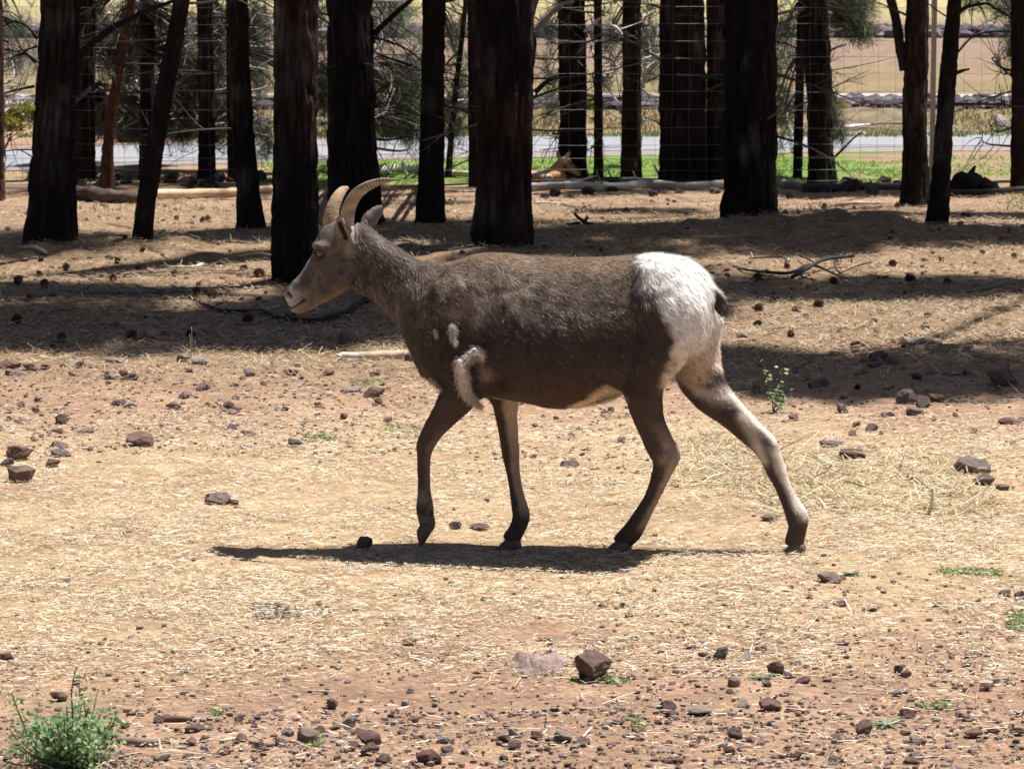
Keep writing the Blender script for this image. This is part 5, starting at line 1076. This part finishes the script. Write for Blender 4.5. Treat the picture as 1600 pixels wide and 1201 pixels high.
# ------------------------------------------------------------ pine cones
def cone_mesh(seed):
    r = np.random.default_rng(seed); m = MB(); tube(m, np.stack([np.zeros(8),np.zeros(8),np.linspace(-.9,.9,8)],-1), np.array([.2,.45,.55,.55,.5,.4,.3,.1]), 8, (.045,.028,.02))
    n = 74
    for k in range(n):
        t = (k+.5)/n; z = -.85+1.75*t; a = k*2.39996; rad = .42+.62*math.sin(math.pi*min(1,(t*.86+.10)))**.8; d = np.array([math.cos(a), math.sin(a), .25+.6*t]); d /= np.linalg.norm(d)
        p = np.array([math.cos(a)*rad*.35, math.sin(a)*rad*.35, z-.05]); w = np.array([-math.sin(a), math.cos(a), 0])*.20*(1.1-.5*t); u = np.cross(d, w); u = u/np.linalg.norm(u)*.05
        e = p + d*rad*.72*r.uniform(.85,1.12); V = np.array([p-w*.5, p+w*.5, e+w*.9+u, e-w*.9+u, e*1.0+d*.10, p+u*2-w*.4, p+u*2+w*.4, e+w*.7-u*1.5, e-w*.7-u*1.5])
        cb, ct = np.array([.055,.032,.022]), np.array([.17,.095,.06])*r.uniform(.6,1.2)
        m.add(V, [[3,2,4],[8,4,7],[2,7,4],[3,4,8]], [[0,1,2,3],[5,8,7,6],[1,6,7,2],[0,3,8,5]], np.array([cb,cb,ct,ct,ct,cb,cb,ct,ct]))
    return m.mesh('pine_cone', M['cone'], False)
CONES = [cone_mesh(s) for s in range(4)]
def cone(px_, pb, size, label, group=None):
    g = G(px_, pb); s = FPX/g[1]; o = obj('pine_cone', random.choice(CONES)); k = size/s/2; z = gz(g[0],g[1]+k)[0]
    o.scale = (k*.92,)*3; o.location = (g[0], g[1]+k, z+k*.8); o.rotation_euler = (random.uniform(.2,1.5)*random.choice([-1,1]), random.uniform(-.5,.5), random.uniform(0,6.28)); return tag(o, label, 'pine cone', group)
for c_ in [(27,447,15,'half sunlit pine cone nearest the edge of the view in the bright needles'),(69,453,16,'brown rounded pine cone next to the thin curved twig in the bright needles'),(44,474,15,'dark pine cone in the shade below two sunlit ones'),(24,506,18,'wide dark pine cone next to the thin arching twig'),
           (95,535,17,'dark pine cone alone below the arching twig'),(204,535,19,'dark pine cone just beside the leaning slab'),(298,528,17,'dark pine cone above the dry grass sprig'),(386,505,19,'open pine cone touching the dark crooked branch'),
           (330,468,17,'large dark pine cone under the fork of the crooked branch'),(306,464,14,'dark pine cone beside the large one near the crooked branch'),(176,442,13,'orange lit pine cone in the bright needles below the leaning trunk'),(272,440,12,'small upright dark pine cone where the grey branch begins'),
           (380,434,13,'sunlit reddish pine cone at the foot of the charred trunk'),(405,443,18,'cluster like dark pine cone against the foot of the charred trunk'),(102,428,13,'pine cone half lit orange below the flared trunk'),(60,434,9,'tiny dark pine cone between the sunlit ones'),
           (1396,416,13,'reddish sunlit pine cone on the bright needles behind the branch pile'),(1424,442,18,'bold black pine cone on the shadow line past the branch pile'),(1184,441,15,'dark pine cone at the lower end of the branch pile'),(1304,446,14,'black pine cone directly below the branch pile'),
           (1185,488,15,'round brown pine cone on sunlit straw behind the tail'),(1208,474,13,'open dark pine cone at the edge of the sunlit straw'),(1280,482,18,'large open reddish pine cone on the sunlit straw'),(1184,514,13,'pine cone just above the slender pale stick'),(1236,530,12,'small spiky pine cone below the slender pale stick'),
           (1481,444,12,'dim pine cone in the shade near the faint grey twig'),(1290,347,11,'far pine cone in thin shade close to the huge black trunk'),(1383,352,14,'far dark pine cone before the forked trunk'),(1402,346,11,'smaller far pine cone just behind the dark one'),
           (1236,312,14,'far dark pine cone beneath the sawn grey log end'),(640,545,18,'rusty open pine cone at the chest above the plank like log'),(1340,610,10,'pine cone hidden among the dark stones'),(980,335,12,'dark pine cone on the sunlit needles above the back'),(943,337,11,'dark pine cone beside the sunken green patch above the back'),(1072,336,10,'distant pine cone above the white rump')]:
    cone(*c_)
for k in range(16): cone(random.uniform(120,420) if k < 8 else random.uniform(1180,1600), random.uniform(400,432) if k % 2 else random.uniform(325,350), random.uniform(8,11), 'small far pine cone lying among the needle litter', 'far pine cones in the litter')

# ------------------------------------------------------------ plants
LEAFM = []
for s in range(3):
    t = np.linspace(0,1,6); w = np.array([.02,.30,.42,.36,.2,.0]); V=[]; 
    for a, b in zip(t, w): V += [[-b,a,.10*b],[0,a,-.02],[b,a,.10*b]]
    V = np.array(V)+np.array([0,0,-.12])*(np.repeat(t,3)[:,None]**2); Qf = [[3*i+k,3*i+k+1,3*i+k+4,3*i+k+3] for i in range(5) for k in (0,1)]
    LEAFM.append(mesh_np('leaf', V, np.array(Qf), np.broadcast_to(np.array([(.22,.36,.15),(.27,.41,.19),(.34,.46,.27)][s]), (18,3)), True, M['leaf']))
def leafy(label, stems, n_leaf, size, name, cat, n_stuff=0, seed=1):
    """stems: lists of (px, py) traced from the foot up at the foot's depth (plus a depth offset)"""
    r = np.random.default_rng(seed); f = stems[0][0][0]; root = empty(name, tuple(gpt(*f))); tag(root, label, cat); Y = G(*f)[1]; allP=[]
    for pts, dy in stems:
        P = np.array([Dp(a,b,Y+dy*(k/(len(pts)-1))) for k,(a,b) in enumerate(pts)]); P[0] = gpt(*pts[0]); Q_ = resample(P, 18); m = MB(); tube(m, Q_, np.linspace(.0032,.0012,18), 6, (.16,.19,.08)); obj('stem', m.mesh('stem', M['leaf']), root)
        for q in Q_[5:]: allP.append(q)
    allP = np.array(allP)
    for k in range(n_leaf):
        p = allP[r.integers(len(allP))]; o = obj('leaf', LEAFM[r.integers(3)]); o.parent = root; sc = size*r.uniform(.6,1.3); o.scale = (sc,sc,sc)
        o.location = Vector(p + r.normal(0,size*.9,3)*np.array([1,1,.5])) - root.location; o.rotation_euler = (r.uniform(-.7,.9), r.uniform(-.6,.6), r.uniform(0,6.28))
    if n_stuff:
        mb = MB(); n = n_stuff; p = allP[r.integers(len(allP), size=n)] + r.normal(0,size*1.1,(n,3)); D = unit(r.normal(size=(n,3))+[0,0,.2]); sd = unit(np.cross(D, r.normal(size=(n,3))))
        ribbons(mb, p, D, size*r.uniform(.4,.9,n), size*.5, sd, np.array([.27,.40,.20])*r.uniform(.6,1.5,(n,1)), .1, .3); tag(obj('foliage', mb.mesh('foliage', M['leaf']), root), kind='stuff')
    return root
bs = []
rb = np.random.default_rng(5)
for k in range(44):
    x0 = 120+rb.normal(0,14); tx = 105+rb.normal(0,42); ty = 1185-rb.uniform(20,112)*(1-.35*abs((tx-110)/75)); bs.append(([(x0,1193+rb.uniform(-6,10)),((x0*.45+tx*.55),(1190+ty)/2+6),(tx,ty)], rb.uniform(-.12,.12)))
bs += [([(115,1192),(114,1120),(112,1080),(119,1042)],0),([(70,1195),(45,1150),(30,1115),(18,1082)],-.05),([(90,1195),(50,1180),(22,1150),(15,1138)],0),([(130,1192),(158,1165),(178,1160),(188,1168)],0.05),([(120,1190),(146,1110),(152,1080)],.05)]
leafy('leafy green weed growing out of the gravel in the corner', bs, 300, .0135, 'leafy_weed', 'plant', 2300, 3)
leafy('slender pale green sapling sprig with two stems on the shade line', [([(1208,643),(1206,615),(1199,590),(1195,578)],0),([(1209,643),(1214,615),(1220,592),(1222,576)],.03),([(1210,643),(1222,628),(1228,615)],0)], 60, .017, 'sapling_sprig', 'plant', 40, 4)
leafy('little two leaved green sprout at the foot of the largest pitted rock', [([(950,1070),(946,1064),(944,1058)],0),([(952,1070),(962,1062),(968,1058)],0),([(950,1071),(938,1070),(928,1071)],0)], 14, .014, 'green_sprout', 'plant', 10, 6)
for px_, py_, w, lab in [(1190,1062,.03,'tiny pale weed behind the upright jagged rock'),(1385,1132,.045,'pale flattened weed beside the dark nubbed rock'),(1330,898,.03,'small weed next to the smooth purple stone'),(1070,1,.0,'')][:3]:
    g = gpt(px_, py_); root = empty('small_weed', tuple(g)); tag(root, lab, 'weed'); mb = MB(); n = 60; a = rng.uniform(0,6.28,n); D = unit(np.stack([np.cos(a),np.sin(a),rng.uniform(.1,.7,n)],-1)); sd = unit(np.cross(D, np.array([0,0,1.0])))
    ribbons(mb, np.broadcast_to(g,(n,3))+D*.004, D, w*rng.uniform(.5,1.2,n), .006, sd, np.array([.24,.31,.18])*rng.uniform(.7,1.3,(n,1)), .3, .4); obj('foliage', mb.mesh('foliage', M['leaf']), root)
def grass_patch(boxes, n, hmin, hmax, wd, tone, name='grass', flat=.35, label=None):
    boxes = widen(boxes); w = np.array([b[4] for b in boxes], float); k = rng.choice(len(boxes), n, p=w/w.sum()); B = np.array([b[:4] for b in boxes])[k]
    px_, py_ = B[:,0]+rng.random(n)*(B[:,2]-B[:,0]), B[:,1]+rng.random(n)*(B[:,3]-B[:,1]); d = CAMH*FPX/(py_+6.); x = (px_-800)/FPX*d*1.008; y = d*.9925
    keep = fbm(np.stack([x*3,y*1.5,x*0],-1),3) > -.12 if n > 3000 else np.ones(n,bool); keep &= ~((px_ > 832) & (px_ < 915) & (py_ > 262) & (py_ < 292)); keep &= ~((px_ > 555) & (px_ < 760) & (py_ > 264) & (py_ < 292)); x, y = x[keep], y[keep]; n = len(x)
    a = rng.uniform(0,6.28,n); D = unit(np.stack([np.cos(a)*flat,np.sin(a)*flat,np.ones(n)],-1)); sd = unit(np.cross(D, rng.normal(size=(n,3)))); mb = MB()
    ribbons(mb, np.stack([x,y,gz(x,y)],-1), D, rng.uniform(hmin,hmax,n), wd, sd, np.array(tone)[rng.integers(0,len(tone),n)]*rng.uniform(.6,1.4,(n,1)), .25, .2); return tag(obj(name, mb.mesh(name, M['grass'])), kind='stuff')
GT = [(.26,.46,.10),(.31,.50,.13),(.34,.48,.14),(.40,.42,.14)]
grass_patch([(400,248,1400,287,10),(1400,240,2060,275,4.0),(0,262,420,282,.25),(1180,262,1420,286,2)], 34000, .02, .055, .010, GT, flat=.8)
grass_patch([(-40,205,1640,212,1)], 13000, .03, .09, .014, [(.2,.25,.06),(.26,.27,.1)])
grass_patch([(0,166,1640,205,1)], 13000, .04, .14, .016, [(.34,.27,.15),(.30,.25,.11),(.36,.30,.16)], 'dry_grass')
grass_patch([(560,290,1180,345,2),(1140,315,1330,330,1),(150,315,380,330,1),(1560,300,1600,325,1)], 900, .02, .06, .006, [(.30,.32,.10),(.22,.28,.08)])
grass_patch([(1465,892,1562,900,1),(1578,965,1610,990,1.4),(476,677,525,685,.6),(1150,905,1190,915,.0001),(890,1060,975,1080,.3),(470,1160,500,1180,.3),(600,660,660,672,.3),(1440,1110,1500,1118,.3),(985,1128,1010,1150,.2),(560,590,600,600,.3),(330,1115,345,1125,.1)], 1500, .012, .032, .0035, [(.26,.33,.16),(.22,.30,.10)], flat=1.2)
def shrub(px_, pyb, w, h, tone, lab):
    g = G(px_, pyb); s = FPX/g[1]; root = empty('shrub', tuple(g)); tag(root, lab, 'shrub'); n = 900; u = unit(rng.normal(size=(n,3)))*rng.random((n,1))**.4*np.array([w/s/2,w/s/2,h/s/2])+g+np.array([0,0,h/s/2])
    mb = MB(); D = unit(rng.normal(size=(n,3))+[0,0,.6]); sd = unit(np.cross(D, rng.normal(size=(n,3)))); ribbons(mb, u, D, .10, .022, sd, np.array(tone)*rng.uniform(.6,1.4,(n,1)), .1, .3); obj('foliage', mb.mesh('foliage', M['grass']), root)
    m = MB()
    for k in range(5): tube(m, np.array([g, g+rng.normal(0,.1,3)*[1,1,0]+[0,0,h/s*.4], g+rng.normal(0,.2,3)*[1,1,0]+[0,0,h/s*.7]]), [.012,.008,.004], 5, (.12,.09,.06))
    obj('stem', m.mesh('stem', M['wood']), root)
shrub(1307, 186, 26, 26, (.42,.34,.05), 'yellow flowering shrub beyond the road beside the dark trunk with sprays'); shrub(40, 190, 60, 26, (.30,.28,.06), 'wide yellowish shrub on the rocks at the far side of the road'); shrub(18, 205, 26, 14, (.36,.29,.05), 'small golden shrub among the pale rocks across the road')
shrub(203, 222, 40, 20, (.20,.22,.09), 'low green shrub across the road behind the thin bent trunk'); shrub(922, 172, 14, 12, (.36,.33,.10), 'small yellowish shrub on the stone embankment')

# ------------------------------------------------------------ straw and needle litter
def litter(name, n, boxes, lmin, lmax, wmin, wmax, tones, mat, xb=.6, pitch=.10, hgt=.004):
    boxes = widen(boxes); w = np.array([b[4] for b in boxes], float); k = rng.choice(len(boxes), n, p=w/w.sum()); B = np.array([b[:4] for b in boxes])[k]
    px_, py_ = B[:,0]+rng.random(n)*(B[:,2]-B[:,0]), B[:,1]+rng.random(n)*(B[:,3]-B[:,1]); py_ = np.maximum(py_+rng.normal(0,.13,n)*(B[:,3]-B[:,1]), 288); d = CAMH*FPX/(py_+6.); x = (px_-800)/FPX*d*1.008; y = d*.9925
    cl = fbm(np.stack([x*3,y*3,x*0],-1)+11, 3) + .5*fbm(np.stack([x*12,y*12,x*0],-1), 2); kp = rng.random(n) < np.clip(.62+cl*.9, .08, 1); x, y = x[kp], y[kp]; n = len(x)
    a = rng.uniform(0, 2*np.pi, n); a = np.where(rng.random(n) < xb, rng.normal(0,.45,n)+np.pi*(rng.random(n) < .5), a)
    D = unit(np.stack([np.cos(a), np.sin(a), rng.normal(0,pitch,n)], -1)); L = lmin*(lmax/lmin)**(rng.random(n)**1.6); sd = unit(np.cross(D, np.array([0,0,1.0])+rng.normal(0,.35,(n,3))))
    P = np.stack([x,y,gz(x,y)+hgt+rng.random(n)*.006+np.abs(D[:,2])*L*.5], -1) - D*L[:,None]*.5; mb = MB()
    ribbons(mb, P, D, L, rng.uniform(wmin,wmax,n), sd, np.array(tones)[rng.integers(0,len(tones),n)]*rng.uniform(.65,1.3,(n,1)), .05, .8, n > 20000); return tag(obj(name, mb.mesh(name, mat)), kind='stuff')
ST = [(.63,.52,.36),(.54,.405,.255),(.71,.62,.465),(.42,.29,.175),(.80,.73,.595)]
litter('straw', 370000, [(-40,690,1640,960,10),(-40,640,1640,720,1.8),(-40,940,1640,1060,2.2),(-40,560,1640,660,1.0),(-40,1040,1640,1215,.6),(1100,680,1640,800,1.2)], .007, .036, .0012, .0032, ST, M['straw'])
litter('straw', 2200, [(-40,700,1640,1060,1),(-40,560,1640,700,.4),(-40,1060,1640,1210,.25)], .05, .11, .0018, .0032, ST, M['straw'], .5, .10, .005)
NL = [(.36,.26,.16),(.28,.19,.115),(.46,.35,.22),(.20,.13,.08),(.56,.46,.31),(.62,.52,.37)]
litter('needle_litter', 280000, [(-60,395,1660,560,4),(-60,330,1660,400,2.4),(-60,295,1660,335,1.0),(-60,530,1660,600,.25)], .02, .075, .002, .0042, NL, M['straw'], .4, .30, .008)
# coarse dry hay where the animals have been feeding
litter('hay', 2600, [(1180,720,1540,800,2),(1040,690,1280,770,1),(1440,770,1560,800,.6)], .05, .13, .0025, .005, [(.5,.42,.26),(.40,.32,.19),(.58,.5,.34)], M['straw'], .3, .35, .010)
tall = MB()
root = empty('dry_grass_sprig', tuple(gpt(299,562))); tag(root, 'dry upright grass sprig between the grey and the banded stone', 'grass sprig')
for dx, h_ in ((0,52),(4,30),(-5,24),(7,18),(-2,40)):
    a = gpt(298+dx, 562); b = Dp(299+dx*1.4, 562-h_, a[1]); tube(tall, resample(np.array([a,(a+b)/2+[.004,0,0],b]),8), np.linspace(.0022,.001,8), 5, (.5,.46,.28))
obj('stalk', tall.mesh('stalk', M['straw']), root)
root = empty('straw_stalk', tuple(gpt(1452,808))); tag(root, 'thick upright straw stalk standing from the feeding hay', 'stalk'); m = MB(); a = gpt(1452,808); b = Dp(1457,762,a[1]-.02); tube(m, resample(np.array([a,(a+b)/2+[.003,0,0],b]),8), .0045, 6, (.66,.60,.46)); obj('stem', m.mesh('stem', M['straw']), root)
